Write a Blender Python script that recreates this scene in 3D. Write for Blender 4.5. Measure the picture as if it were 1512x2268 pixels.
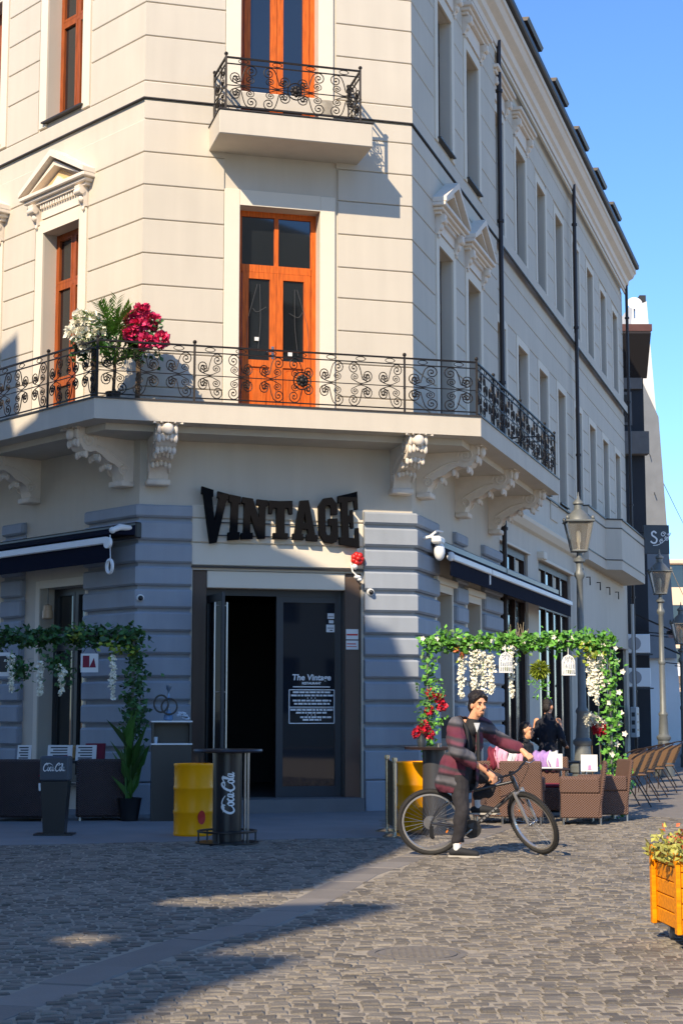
import bpy, bmesh, math, random
from mathutils import Vector as V, Matrix
from math import sin, cos, pi, radians, sqrt, hypot, atan2

# ------------------------------------------------------------------ camera, sky, sun, exposure
S = bpy.context.scene
for _o in list(bpy.data.objects): bpy.data.objects.remove(_o)
COL = S.collection
cam_d = bpy.data.cameras.new('camera'); cam = bpy.data.objects.new('camera', cam_d); COL.objects.link(cam)
cam_d.sensor_fit = 'VERTICAL'; cam_d.sensor_height = 36.0; cam_d.lens = 36.0 * 3590 / 2268
cam_d.clip_start = 0.1; cam_d.clip_end = 2000
cam.location = (0, 0, 1.5); cam.rotation_euler = (radians(90 + 7.0818), 0, 0)
S.camera = cam
SUN_T = V((0.3335, 0.7259, -0.6015))            # direction the light travels
world = bpy.data.worlds.new('World'); S.world = world; world.use_nodes = True
wn = world.node_tree.nodes; wl = world.node_tree.links
sky = wn.new('ShaderNodeTexSky'); sky.sky_type = 'NISHITA'; sky.sun_disc = False
sky.sun_elevation = radians(37.0); sky.sun_rotation = radians(204.7)
sky.altitude = 0; sky.air_density = 1.0; sky.dust_density = 0.0; sky.ozone_density = 10.0
wl.new(sky.outputs[0], wn['Background'].inputs[0]); wn['Background'].inputs[1].default_value = 0.15
sun_d = bpy.data.lights.new('sun', 'SUN'); sun = bpy.data.objects.new('sun', sun_d); COL.objects.link(sun)
sun_d.energy = 4.1; sun_d.angle = radians(0.53); sun_d.color = (1.0, 0.84, 0.62)
sun.rotation_euler = SUN_T.to_track_quat('-Z', 'Y').to_euler(); sun.location = (-20, -40, 40)
S.view_settings.view_transform = 'Standard'; S.view_settings.look = 'None'
S.view_settings.exposure = 0.73; S.view_settings.gamma = 1.0; S.view_settings.use_curve_mapping = False
random.seed(11)
rnd = random.uniform

# ------------------------------------------------------------------ mesh helpers
class MB:
    def __init__(s): s.v = []; s.f = []
    def add(s, vs, fs, M=None):
        b = len(s.v)
        s.v += [tuple(M @ V(p)) if M is not None else tuple(p) for p in vs]
        s.f += [tuple(i + b for i in f) for f in fs]
        return s
    def box(s, x0, x1, y0, y1, z0, z1, M=None):
        vs = [(x0,y0,z0),(x1,y0,z0),(x1,y1,z0),(x0,y1,z0),(x0,y0,z1),(x1,y0,z1),(x1,y1,z1),(x0,y1,z1)]
        return s.add(vs, [(0,3,2,1),(4,5,6,7),(0,1,5,4),(1,2,6,5),(2,3,7,6),(3,0,4,7)], M)
    def cbox(s, x0, x1, y0, y1, z0, z1, c=.02, M=None):
        # chamfered box
        vs = []; ix = {}
        for a, X in enumerate((x0, x1)):
            for b, Y in enumerate((y0, y1)):
                for d, Z in enumerate((z0, z1)):
                    sx, sy, sz = (1, -1)[a], (1, -1)[b], (1, -1)[d]
                    for k, p in enumerate(((X, Y+sy*c, Z+sz*c), (X+sx*c, Y, Z+sz*c), (X+sx*c, Y+sy*c, Z))):
                        ix[a, b, d, k] = len(vs); vs.append(p)
        fs = []
        I = lambda a, b, d, k: ix[a, b, d, k]
        for a in (0, 1):
            f = [I(a,0,0,0), I(a,1,0,0), I(a,1,1,0), I(a,0,1,0)]; fs.append(f[::-1] if a == 0 else f)
            f = [I(0,a,0,1), I(1,a,0,1), I(1,a,1,1), I(0,a,1,1)]; fs.append(f if a == 0 else f[::-1])
            f = [I(0,0,a,2), I(1,0,a,2), I(1,1,a,2), I(0,1,a,2)]; fs.append(f[::-1] if a == 0 else f)
        for a in (0, 1):
            for b in (0, 1):
                fs.append([I(a,b,0,0), I(a,b,1,0), I(a,b,1,1), I(a,b,0,1)])
                fs.append([I(a,0,b,0), I(a,1,b,0), I(a,1,b,2), I(a,0,b,2)])
                fs.append([I(0,a,b,1), I(1,a,b,1), I(1,a,b,2), I(0,a,b,2)])
                for d in (0, 1): fs.append([I(a,b,d,0), I(a,b,d,1), I(a,b,d,2)])
        return s.add(vs, fs, M)
    def tube(s, pts, r, n=8, closed=False, M=None):
        P = [V(p) for p in pts]; m = len(P)
        if m < 2: return s
        R = r if isinstance(r, (list, tuple)) else [r] * m
        vs = []; up = None
        for i in range(m):
            if closed: t = (P[(i+1) % m] - P[i-1])
            else: t = P[min(i+1, m-1)] - P[max(i-1, 0)]
            if t.length < 1e-9: t = V((0, 0, 1))
            t.normalize()
            if up is None: up = V((0, 0, 1)) if abs(t.z) < .9 else V((1, 0, 0))
            a = up - t * up.dot(t)
            if a.length < 1e-6: a = t.orthogonal()
            a.normalize(); up = a; b = t.cross(a)
            for k in range(n):
                w = 2 * pi * k / n
                vs.append(P[i] + (a * cos(w) + b * sin(w)) * R[i])
        fs = []
        for i in range(m if closed else m - 1):
            j = (i + 1) % m
            for k in range(n):
                fs.append((i*n+k, i*n+(k+1) % n, j*n+(k+1) % n, j*n+k))
        if not closed:
            fs.append(tuple(range(n))[::-1]); fs.append(tuple((m-1)*n+k for k in range(n)))
        return s.add(vs, fs, M)
    def lathe(s, prof, n=20, M=None, cap=True):
        vs = []; fs = []
        for r, z in prof:
            for k in range(n): vs.append((r*cos(2*pi*k/n), r*sin(2*pi*k/n), z))
        for i in range(len(prof)-1):
            for k in range(n): fs.append((i*n+k, i*n+(k+1) % n, (i+1)*n+(k+1) % n, (i+1)*n+k))
        if cap:
            fs.append(tuple(range(n))[::-1]); m = len(prof)-1; fs.append(tuple(m*n+k for k in range(n)))
        return s.add(vs, fs, M)
    def ell(s, c, r, nu=14, nv=9, M=None):
        if not isinstance(r, (tuple, list)): r = (r, r, r)
        vs = [(c[0], c[1], c[2]-r[2])]; fs = []
        for j in range(1, nv):
            a = -pi/2 + pi*j/nv
            for k in range(nu):
                w = 2*pi*k/nu
                vs.append((c[0]+r[0]*cos(a)*cos(w), c[1]+r[1]*cos(a)*sin(w), c[2]+r[2]*sin(a)))
        vs.append((c[0], c[1], c[2]+r[2])); top = len(vs)-1
        for k in range(nu):
            fs.append((0, 1+(k+1) % nu, 1+k)); fs.append((top, top-nu+k, top-nu+(k+1) % nu))
        for j in range(nv-2):
            for k in range(nu):
                a = 1+j*nu
                fs.append((a+k, a+(k+1) % nu, a+nu+(k+1) % nu, a+nu+k))
        return s.add(vs, fs, M)
    def prism(s, poly, a0, a1, axis='z', M=None):
        # polygon extruded along an axis; poly is (x,y) for z, (x,z) for y, (y,z) for x
        n = len(poly)
        g = {'z': lambda p, t: (p[0], p[1], t), 'y': lambda p, t: (p[0], t, p[1]), 'x': lambda p, t: (t, p[0], p[1])}[axis]
        vs = [g(p, a0) for p in poly] + [g(p, a1) for p in poly]
        fs = [tuple(range(n))[::-1], tuple(range(n, 2*n))] + [(i, (i+1) % n, n+(i+1) % n, n+i) for i in range(n)]
        return s.add(vs, fs, M)
    def quad(s, a, b, c, d): return s.add([a, b, c, d], [(0, 1, 2, 3)])
    def leaf(s, p, d, w, nrm, bend=.15):
        p = V(p); d = V(d); nrm = V(nrm); side = d.cross(nrm)
        if side.length < 1e-6: side = d.orthogonal()
        side.normalize(); up = side.cross(d).normalized(); L = d.length
        return s.add([p, p + d*.45 + side*w + up*bend*L, p + d, p + d*.45 - side*w + up*bend*L, p + d*.5 ], [(0, 1, 4), (1, 2, 4), (2, 3, 4), (3, 0, 4)])
    def fix(s):
        bm = bmesh.new(); m = s.mesh('t'); bm.from_mesh(m); bmesh.ops.recalc_face_normals(bm, faces=bm.faces)
        bm.to_mesh(m); bm.free(); return m
    def mesh(s, name='m'):
        m = bpy.data.meshes.new(name); m.from_pydata(s.v, [], s.f); m.update(); return m

def finish(m, smooth=None, fix=True):
    if fix:
        bm = bmesh.new(); bm.from_mesh(m); bmesh.ops.recalc_face_normals(bm, faces=bm.faces); bm.to_mesh(m); bm.free()
    if smooth is not None:
        m.polygons.foreach_set('use_smooth', [True]*len(m.polygons))
        m.set_sharp_from_angle(angle=radians(smooth))
    return m
def put(name, m, mat, parent=None, loc=(0,0,0), rz=0., smooth=None, kind=None, label=None, rot=None, fix=True):
    if isinstance(m, MB): m = finish(m.mesh(name), smooth, fix)
    if mat is not None and not m.materials: m.materials.append(mat)
    o = bpy.data.objects.new(name, m); COL.objects.link(o)
    o.location = loc; o.rotation_euler = rot if rot else (0, 0, rz)
    if parent is not None: o.parent = parent
    if kind: o['kind'] = kind
    if label: o['label'] = label
    return o
def tag(o, label, cat, group=None):
    o['label'] = label; o['category'] = cat
    if group: o['group'] = group
    return o
def thing(name, label, cat, loc=(0,0,0), rz=0., group=None, rot=None):
    o = bpy.data.objects.new(name, None); COL.objects.link(o); o.empty_display_size = .2
    o.location = loc; o.rotation_euler = rot if rot else (0, 0, rz)
    return tag(o, label, cat, group)
def copy_tree(src, parent=None):
    c = src.copy(); COL.objects.link(c)
    if parent is not None: c.parent = parent
    for ch in src.children: copy_tree(ch, c)
    return c
def blob(mb, voxel=.012, it=3, fac=.5):
    t = bpy.data.objects.new('t', mb.fix()); COL.objects.link(t)
    r = t.modifiers.new('r', 'REMESH'); r.mode = 'VOXEL'; r.voxel_size = voxel
    if it:
        q = t.modifiers.new('s', 'SMOOTH'); q.iterations = it; q.factor = fac
    dg = bpy.context.evaluated_depsgraph_get()
    m = bpy.data.meshes.new_from_object(t.evaluated_get(dg)); bpy.data.objects.remove(t)
    m.materials.clear()
    m.polygons.foreach_set('use_smooth', [True]*len(m.polygons)); return m
def rumple(m, amp=.010, f=7.):
    from mathutils import noise as nz
    n_ = [v.normal.copy() for v in m.vertices]; co = [v.co.copy() for v in m.vertices]; out = []
    for p, nn in zip(co, n_):
        d = nz.noise(V((p.x*f, p.y*f, p.z*f*.7)))*amp + nz.noise(V((p.x*f*2.6+5, p.y*f*2.6, p.z*f*1.6)))*amp*.5
        out += list(p + nn*d)
    m.vertices.foreach_set('co', out); m.update(); return m
def limb(mb, pts, rad, n=12):
    mb.tube(pts, rad, n)
    for p, r in zip(pts, rad): mb.ell(p, r*.995, 12, 8)
def curve_mesh(splines, ext=.01, bevel=0.):
    c = bpy.data.curves.new('c', 'CURVE'); c.dimensions = '2D'; c.fill_mode = 'BOTH'; c.extrude = ext; c.bevel_depth = bevel
    for pts in splines:
        sp = c.splines.new('POLY'); sp.points.add(len(pts)-1); sp.use_cyclic_u = True
        for q, p in zip(sp.points, pts): q.co = (p[0], p[1], 0, 1)
    return _c2m(c)
def _c2m(c):
    o = bpy.data.objects.new('c', c); COL.objects.link(o)
    dg = bpy.context.evaluated_depsgraph_get()
    m = bpy.data.meshes.new_from_object(o.evaluated_get(dg)); bpy.data.objects.remove(o)
    m.materials.clear()
    m.transform(Matrix.Rotation(pi/2, 4, 'X')); return m
def text_mesh(body, size=.1, ext=.001, shear=0., off=0.):
    c = bpy.data.curves.new('t', 'FONT'); c.body = body; c.size = size; c.extrude = ext; c.shear = shear; c.offset = off
    c.align_x = 'CENTER'; return _c2m(c)
def spline(pts, k=8, closed=False):
    P = [V(p) for p in pts]; out = []; n = len(P)
    for i in range(n if closed else n-1):
        g = (lambda j: P[j % n]) if closed else (lambda j: P[max(0, min(n-1, j))])
        a, b, c, d = g(i-1), g(i), g(i+1), g(i+2)
        for j in range(k):
            t = j/k
            out.append(.5*((2*b)+(c-a)*t+(2*a-5*b+4*c-d)*t*t+(3*b-a-3*c+d)*t**3))
    if not closed: out.append(P[-1])
    return out
def ribbon(mb, pts, w, fn):
    # flat stroke of varying width in 2D, mapped to 3D by fn(x, y)
    P = [V((p[0], p[1])) for p in pts]; n = len(P); vs = []
    for i in range(n):
        t = (P[min(i+1, n-1)] - P[max(i-1, 0)])
        if t.length < 1e-9: t = V((1, 0))
        t.normalize(); q = V((-t.y, t.x)); ww = w(i/(n-1)) if callable(w) else w
        vs += [fn(*(P[i]+q*ww)), fn(*(P[i]-q*ww))]
    mb.add(vs, [(2*i, 2*i+1, 2*i+3, 2*i+2) for i in range(n-1)])

# ------------------------------------------------------------------ materials
MATS = {}
def mat(name, col, rough=.7, metal=0., var=.0, vs=3., bump=0., bs=60., spec=.5, ior=None, island=0., objrand=0., stain=0., ss=.6, emit=None, streak=0., coat=0., trans=0., sub=0.):
    if name in MATS: return MATS[name]
    m = bpy.data.materials.new(name); MATS[name] = m; m.use_nodes = True
    nt = m.node_tree; N = nt.nodes; L = nt.links; b = N['Principled BSDF']
    b.inputs['Base Color'].default_value = (*col, 1); b.inputs['Roughness'].default_value = rough
    b.inputs['Metallic'].default_value = metal; b.inputs['Specular IOR Level'].default_value = spec
    b.inputs['Coat Weight'].default_value = coat; b.inputs['Transmission Weight'].default_value = trans
    if ior: b.inputs['IOR'].default_value = ior
    tc = N.new('ShaderNodeTexCoord'); geo = N.new('ShaderNodeNewGeometry')
    cur = None
    def noise(scale, vec, det=4.):
        n = N.new('ShaderNodeTexNoise'); n.inputs['Scale'].default_value = scale; n.inputs['Detail'].default_value = det
        L.new(vec, n.inputs['Vector']); return n.outputs['Fac']
    def scale_by(fac, lo, hi):
        nonlocal cur
        r = N.new('ShaderNodeMapRange'); r.inputs['From Min'].default_value = .0; r.inputs['From Max'].default_value = 1.
        r.inputs['To Min'].default_value = lo; r.inputs['To Max'].default_value = hi; L.new(fac, r.inputs['Value'])
        h = N.new('ShaderNodeHueSaturation'); 
        if cur is None: h.inputs['Color'].default_value = (*col, 1)
        else: L.new(cur, h.inputs['Color'])
        L.new(r.outputs[0], h.inputs['Value']); cur = h.outputs[0]
    if var: scale_by(noise(vs, tc.outputs['Object']), 1-var*1.6, 1+var*1.6)
    if stain: scale_by(noise(ss, geo.outputs['Position'], 6.), 1-stain*1.6, 1+stain*1.6)
    if streak:
        mp = N.new('ShaderNodeMapping'); L.new(geo.outputs['Position'], mp.inputs[0]); mp.inputs['Scale'].default_value = (5., 5., .45)
        scale_by(noise(1., mp.outputs[0], 6.), 1-streak*1.6, 1+streak*1.6)
    if island: scale_by(geo.outputs['Random Per Island'], 1-island, 1+island)
    if objrand:
        oi = N.new('ShaderNodeObjectInfo'); scale_by(oi.outputs['Random'], 1-objrand, 1+objrand)
    if cur is not None: L.new(cur, b.inputs['Base Color'])
    if bump:
        bp = N.new('ShaderNodeBump'); bp.inputs['Strength'].default_value = bump; bp.inputs['Distance'].default_value = .02
        L.new(noise(bs, tc.outputs['Object'], 3.), bp.inputs['Height']); L.new(bp.outputs[0], b.inputs['Normal'])
    if emit:
        b.inputs['Emission Color'].default_value = (*col, 1); b.inputs['Emission Strength'].default_value = emit
    return m
def wood(name, col, rough=.45, vert=True, sc=1.):
    m = mat(name, col, rough, spec=.25); nt = m.node_tree; N = nt.nodes; L = nt.links; b = N['Principled BSDF']
    tc = N.new('ShaderNodeTexCoord'); mp = N.new('ShaderNodeMapping'); L.new(tc.outputs['Object'], mp.inputs[0])
    mp.inputs['Scale'].default_value = (14*sc, 14*sc, 1.2*sc) if vert else (1.2*sc, 14*sc, 14*sc)
    n = N.new('ShaderNodeTexNoise'); n.inputs['Scale'].default_value = 3.; n.inputs['Detail'].default_value = 5.; L.new(mp.outputs[0], n.inputs['Vector'])
    r = N.new('ShaderNodeValToRGB'); r.color_ramp.elements[0].position = .3; r.color_ramp.elements[1].position = .72
    r.color_ramp.elements[0].color = (*[c*.62 for c in col], 1); r.color_ramp.elements[1].color = (*[min(1, c*1.2) for c in col], 1)
    L.new(n.outputs['Fac'], r.inputs[0]); L.new(r.outputs[0], b.inputs['Base Color']); return m
def wicker(name, col):
    m = mat(name, col, .6); nt = m.node_tree; N = nt.nodes; L = nt.links; b = N['Principled BSDF']
    tc = N.new('ShaderNodeTexCoord'); sx = N.new('ShaderNodeSeparateXYZ'); L.new(tc.outputs['Object'], sx.inputs[0])
    def wave(out, f, ph=0.):
        a = N.new('ShaderNodeMath'); a.operation = 'MULTIPLY_ADD'; L.new(out, a.inputs[0]); a.inputs[1].default_value = f; a.inputs[2].default_value = ph
        s_ = N.new('ShaderNodeMath'); s_.operation = 'SINE'; L.new(a.outputs[0], s_.inputs[0]); return s_.outputs[0]
    xy = N.new('ShaderNodeMath'); xy.operation = 'ADD'; L.new(sx.outputs[0], xy.inputs[0]); L.new(sx.outputs[1], xy.inputs[1])
    p = N.new('ShaderNodeMath'); p.operation = 'MULTIPLY'; L.new(wave(xy.outputs[0], 170.), p.inputs[0]); L.new(wave(sx.outputs[2], 200.), p.inputs[1])
    r = N.new('ShaderNodeMapRange'); r.inputs['From Min'].default_value = -1; r.inputs['From Max'].default_value = 1; r.inputs['To Min'].default_value = .6; r.inputs['To Max'].default_value = 1.35
    L.new(p.outputs[0], r.inputs['Value']); h = N.new('ShaderNodeHueSaturation'); h.inputs['Color'].default_value = (*col, 1); L.new(r.outputs[0], h.inputs['Value']); L.new(h.outputs[0], b.inputs['Base Color'])
    bp = N.new('ShaderNodeBump'); bp.inputs['Strength'].default_value = .7; bp.inputs['Distance'].default_value = .01; L.new(p.outputs[0], bp.inputs['Height']); L.new(bp.outputs[0], b.inputs['Normal'])
    return m
M_cream = mat('cream stucco', (.585, .525, .43), .85, var=.03, vs=1.2, bump=.12, bs=90, stain=.06, streak=.05)
M_trim = mat('pale trim stucco', (.74, .66, .53), .8, var=.02, vs=2., bump=.06, bs=90, stain=.04)
M_orn = mat('moulded plaster', (.76, .67, .56), .8, var=.06, vs=9., bump=.15, bs=40, stain=.05)
M_grey = mat('grey painted stucco', (.305, .335, .375), .8, var=.05, vs=2.5, bump=.14, bs=90, stain=.08, streak=.08)
M_wood = wood('orange brown joinery', (.66, .135, .016))
M_wood2 = wood('chestnut window joinery', (.33, .078, .018))
M_dwood = wood('dark brown joinery', (.055, .032, .024))
M_iron = mat('black wrought iron', (.022, .018, .016), .5, .6, var=.1, vs=30)
M_flash = mat('dark sheet metal', (.05, .042, .036), .5, .3)
M_glass = mat('window glass', (.010, .012, .014), .03, spec=.5, ior=1.9, var=.3, vs=.6)
M_glassr = mat('shop glass', (.014, .015, .016), .05, ior=1.6, var=.5, vs=1.2)
M_black = mat('black paint', (.012, .012, .014), .35)
M_satin = mat('charcoal satin metal', (.035, .04, .045), .4, .2)
M_white = mat('white paint', (.80, .80, .78), .45)
M_pipe = mat('brown downpipe', (.03, .02, .018), .45, .2)
M_awn = mat('dark navy awning cloth', (.008, .010, .022), .95, var=.1, spec=.1)
M_yellow = mat('yellow enamel', (1.0, .40, .0), .4, spec=.25, var=.05, vs=4, stain=.05, ss=5)
M_red = mat('red paint', (.55, .015, .012), .4)
M_chrome = mat('polished brass steel', (.65, .58, .45), .2, 1.)
M_steel = mat('brushed steel', (.5, .5, .5), .3, 1.)
M_lampm = mat('grey green cast iron', (.15, .16, .155), .5, .2, var=.15, vs=8)
M_lampg = mat('lantern glass', (.55, .5, .42), .12, trans=.85, ior=1.3)
M_bulb = mat('lamp bulb glass', (.8, .78, .7), .2)
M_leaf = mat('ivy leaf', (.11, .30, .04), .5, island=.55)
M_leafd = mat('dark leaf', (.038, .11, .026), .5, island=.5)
M_leafy = mat('yellow green leaf', (.24, .30, .03), .5, island=.45)
M_petw = mat('white petals', (.84, .80, .66), .6, island=.18)
M_petr = mat('red petals', (.50, .010, .03), .5, island=.4)
M_petp = mat('pink petals', (.62, .03, .12), .5, island=.35)
M_peto = mat('orange petals', (.62, .17, .07), .5, island=.35)
M_bark = mat('stem bark', (.10, .065, .035), .8, var=.2, vs=20)
M_wick = wicker('brown wicker', (.15, .082, .058))
M_wickd = wicker('dark wicker', (.055, .034, .030))
M_orange = wood('orange stained boards', (1.0, .30, .0), .5, vert=False)
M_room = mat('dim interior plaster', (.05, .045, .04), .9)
M_hair = mat('dark hair', (.014, .009, .007), .45, bump=.6, bs=120)
M_skin = mat('skin', (.74, .36, .20), .55, var=.05, vs=14)
M_denim = mat('charcoal trousers', (.022, .020, .024), .85, bump=.2, bs=40)
M_shirt = mat('black shirt', (.014, .015, .018), .8)
M_sole = mat('white rubber', (.42, .39, .34), .6)
M_tyre = mat('tyre rubber', (.022, .021, .02), .75, bump=.5, bs=160)
M_paper = mat('white paper', (.72, .72, .70), .6)
M_navy = mat('dark navy cloth', (.012, .014, .024), .85)
M_pink = mat('pink cloth', (.72, .36, .47), .8, var=.1, vs=8)
M_burg = mat('burgundy cloth', (.20, .018, .04), .85, var=.1, vs=8)
M_purple = mat('lilac cloth', (.40, .24, .55), .85, var=.1, vs=8)
M_mort = mat('joint dirt', (.33, .285, .22), .95, var=.2, vs=20, bump=.3, bs=80)
M_text = mat('white lettering', (.82, .82, .80), .5)

# ------------------------------------------------------------------ ground
def ground_material():
    m = mat('worn paving', (.19, .19, .19), .85, var=.12, vs=1.5, bump=.35, bs=45, stain=.10, ss=1.3)
    return m
M_ground = ground_material()
M_sett = mat('granite sett', (.165, .144, .116), .7, var=.12, vs=30, bump=.4, bs=60, island=.40, stain=.17, ss=.7)
M_settobj = mat('granite sett near', (.165, .144, .116), .7, var=.12, vs=30, bump=.4, bs=60, objrand=.40, stain=.17, ss=.7)
M_slab = mat('worn stone slab', (.20, .178, .155), .75, var=.08, vs=4, bump=.25, bs=40, objrand=.14, stain=.1)
M_far = mat('distant setts', (.20, .175, .148), .8, var=.12, vs=4, bump=.7, bs=26, stain=.12, ss=2.)
g = MB(); g.quad((-400, -60, -.0075), (400, -60, -.0075), (400, 900, -.0075), (-400, 900, -.0075))
ground = put('ground', g, M_mort, kind='structure'); ground['label'] = 'ground sheet of sand and dirt under the paving'
# the paved plaza: a smooth strip along the house and the setts in front of it
street = bpy.data.objects.new('cobbled_street', None); COL.objects.link(street); street['kind'] = 'structure'
STRIP = [(-2.6, 5.6), (-1.72, 8.66), (-1.37, 9.95), (-.99, 11.12), (-.63, 11.82), (-.21, 13.52), (.19, 15.59), (1.35, 19.37), (2.6, 23.4)]
def strip_x(y):
    for (a, b), (c, d) in zip(STRIP, STRIP[1:]):
        if b <= y <= d: return a + (c-a)*(y-b)/(d-b)
    return 99.
def pave_edge(x):          # far limit of the setts: beyond it the smooth pavement in front of the house
    if x < .55: return 18.6 + (x+5)*.28
    return 60.
g = MB()
xs = [-9 + i*.6 for i in range(17)]
poly = [(x, pave_edge(x)) for x in xs if x < .5] + [(.5, pave_edge(.5)), (.75, 24.0), (1.3, 26.2), (-3.0, 25.4), (-9, 31.5)]
g.prism(poly, -.2, .0)
put('pavement', g, M_ground, kind='structure')
g = MB(); g.quad((1.1, 22.6, -.005), (26, 22.6, -.005), (60, 160, -.005), (7, 160, -.005))
put('street', g, M_far, kind='structure')
MAN = (.48, 10.5, .27)
setts = []
y = 6.6; row = 0
while y < 24.2:
    hw = y*.2106 + 2.6; x = -hw + rnd(0, .13); dep = rnd(.084, .108)
    while x < hw:
        w = rnd(.078, .140)
        cx = x + w/2
        cy = y + .24*sin(cx*.75+.6) + .07*sin(cx*1.9+y*.35) + .035*sin(cx*4.3)
        ok = cy < pave_edge(cx)-.05 and not (cx > 4.6 and cy > 24) and abs(cx - strip_x(cy)) > .20 and hypot(cx-MAN[0], cy-MAN[1]) > MAN[2]+.07
        if cx < 1.2 and cy > 23.6: ok = False
        if ok: setts.append((cx, cy, w-.013, dep-.013, rnd(-.05, .05)+.13*cos(cx*.75+.6)+.1*cos(cx*1.9+y*.35), rnd(-.006, .007), rnd(-.05, .05), rnd(-.07, .07)))
        x += w
    y += dep; row += 1
def sett_into(mb, cx, cy, w, d, a, h, tx, ty, jit=True):
    ca, sa = cos(a), sin(a); i = .010; vs = []
    for (px, py, lo) in ((-1,-1,0),(1,-1,0),(1,1,0),(-1,1,0),(-1,-1,1),(1,-1,1),(1,1,1),(-1,1,1)):
        qx = px*(w/2 - (0 if lo else i)) ; qy = py*(d/2 - (0 if lo else i))
        if jit: qx += rnd(-.006, .006); qy += rnd(-.005, .005)
        z = (-.009 if lo else 0) + h + tx*qx + ty*qy
        vs.append((cx + qx*ca - qy*sa, cy + qx*sa + qy*ca, z))
    for k in range(4):
        p = vs[4+k]; vs.append((p[0], p[1], -.05))
    mb.add(vs, [(0,1,2,3),(4,5,1,0),(5,6,2,1),(6,7,3,2),(7,4,0,3),(8,9,5,4),(9,10,6,5),(10,11,7,6),(11,8,4,7)])
def seen_size(s):
    inside = abs(s[0]) < s[1]*.208 and s[1] > 7.55
    return -s[2]/s[1] if inside else 1
setts.sort(key=seen_size)
near = [s for s in setts if seen_size(s) < 0]; near.sort(key=lambda s: s[1]); near = near[:300]
nearset = set(map(id, near))
protos = []
for k in range(6):
    b = MB(); sett_into(b, 0, 0, .125, .088, 0, 0, rnd(-.02, .02), rnd(-.02, .02)); protos.append(finish(b.mesh('sett'), None, False)); protos[-1].materials.append(M_settobj)
for s in near:
    o = put('sett', random.choice(protos), None, street, (s[0], s[1], s[5]), rot=(s[7], -s[6], s[4])); o.scale = (s[2]/.125, s[3]/.088, 1)
b = MB()
for s in setts:
    if id(s) not in nearset: sett_into(b, *s)
put('setts', b, M_sett, street, kind='stuff', fix=False)
# stone channel running across the setts
for (a, bb), (c, d) in zip(STRIP, STRIP[1:]):
    L_ = hypot(c-a, d-bb); n = max(1, int(L_/.62)); an = atan2(d-bb, c-a)
    for i in range(n):
        t = (i+.5)/n; q = MB(); q.cbox(-L_/n/2+.004, L_/n/2-.004, -.165, .165, -.06, 0, .008)
        put('channel_slab', q, M_slab, street, (a+(c-a)*t, bb+(d-bb)*t, rnd(-.006, .002)), an+rnd(-.01, .01))
q = MB(); q.lathe([(MAN[2]+.05, -.03), (MAN[2]+.05, -.004), (MAN[2], -.003), (MAN[2], -.008), (MAN[2]-.02, -.008), (MAN[2]-.02, -.002), (.001, .0)], 36)
for i in range(-5, 6):
    for j in range(-5, 6):
        if hypot(i, j)*.045 < MAN[2]-.05: q.box(i*.045-.014, i*.045+.014, j*.045-.014, j*.045+.014, -.002, .004)
tag(put('manhole_cover', q, mat('rusty cast iron', (.17, .15, .128), .75, 0., var=.2, vs=10, bump=.3, bs=40), loc=(MAN[0], MAN[1], .002)), 'round worn iron manhole cover set among the sunlit cobbles', 'manhole cover')

# ------------------------------------------------------------------ facade frames (metres)
class Face:
    def __init__(s, o, d):
        s.o = V((o[0], o[1], 0)); s.d = V((d[0], d[1], 0)).normalized(); s.n = V((s.d.y, -s.d.x, 0)); s.ang = atan2(s.d.y, s.d.x)
    def pt(s, u, off=0., z=0.): return s.o + s.d*u + s.n*off + V((0, 0, z))
CL = V((-3.1029, 24.7127, 0)); CR = V((1.1368, 25.8708, 0))
FF = Face(CL, (.96466, .26350)); LF = Face(CL, (.67237, -.74022)); RF = Face(CR, (.29671, .95497))
R2 = Face(RF.pt(0, -.12), (.29671, .95497))
FW = 4.395; KLF = math.tan(radians(63.0)/2); KFR = math.tan(radians(57.46)/2)
def isect(f1, o1, f2, o2):
    a, b = f1.pt(0, o1), f2.pt(0, o2); w = b - a
    den = f1.d.x*f2.d.y - f1.d.y*f2.d.x
    t = (w.x*f2.d.y - w.y*f2.d.x)/den
    return a + f1.d*t
BLD = thing('corner_building', 'cream three-storey corner building with grey rusticated ground floor and iron balconies', 'building', CL)
def bp(name, m, mt, face=None, u=0., z=0., off=0., smooth=None, parent=None, **k):
    if face is None: return put(name, m, mt, parent or BLD, -CL, smooth=smooth, **k)      # vertices in world space
    return put(name, m, mt, parent or BLD, face.pt(u, off, z) - CL, face.ang, smooth, **k)
def wall(u0, u1, z0, z1, ops, th=.45, back=True):
    us = sorted({u0, u1, *[o[0] for o in ops], *[o[1] for o in ops]}); zs = sorted({z0, z1, *[o[2] for o in ops], *[o[3] for o in ops]})
    us = [u for u in us if u0 <= u <= u1]; zs = [z for z in zs if z0 <= z <= z1]; b = MB()
    for a, c in zip(us, us[1:]):
        run = None
        for e, f in zip(zs, zs[1:]):
            m = ((a+c)/2, (e+f)/2)
            if any(o[0] < m[0] < o[1] and o[2] < m[1] < o[3] for o in ops):
                run = None; continue
            b.quad((a, 0, e), (c, 0, e), (c, 0, f), (a, 0, f))
    for (a, c, e, f) in ops:
        b.quad((a, 0, e), (a, 0, f), (a, th, f), (a, th, e)); b.quad((c, 0, e), (c, th, e), (c, th, f), (c, 0, f))
        b.quad((a, 0, f), (c, 0, f), (c, th, f), (a, th, f)); b.quad((a, 0, e), (a, th, e), (c, th, e), (c, 0, e))
    return b
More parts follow.
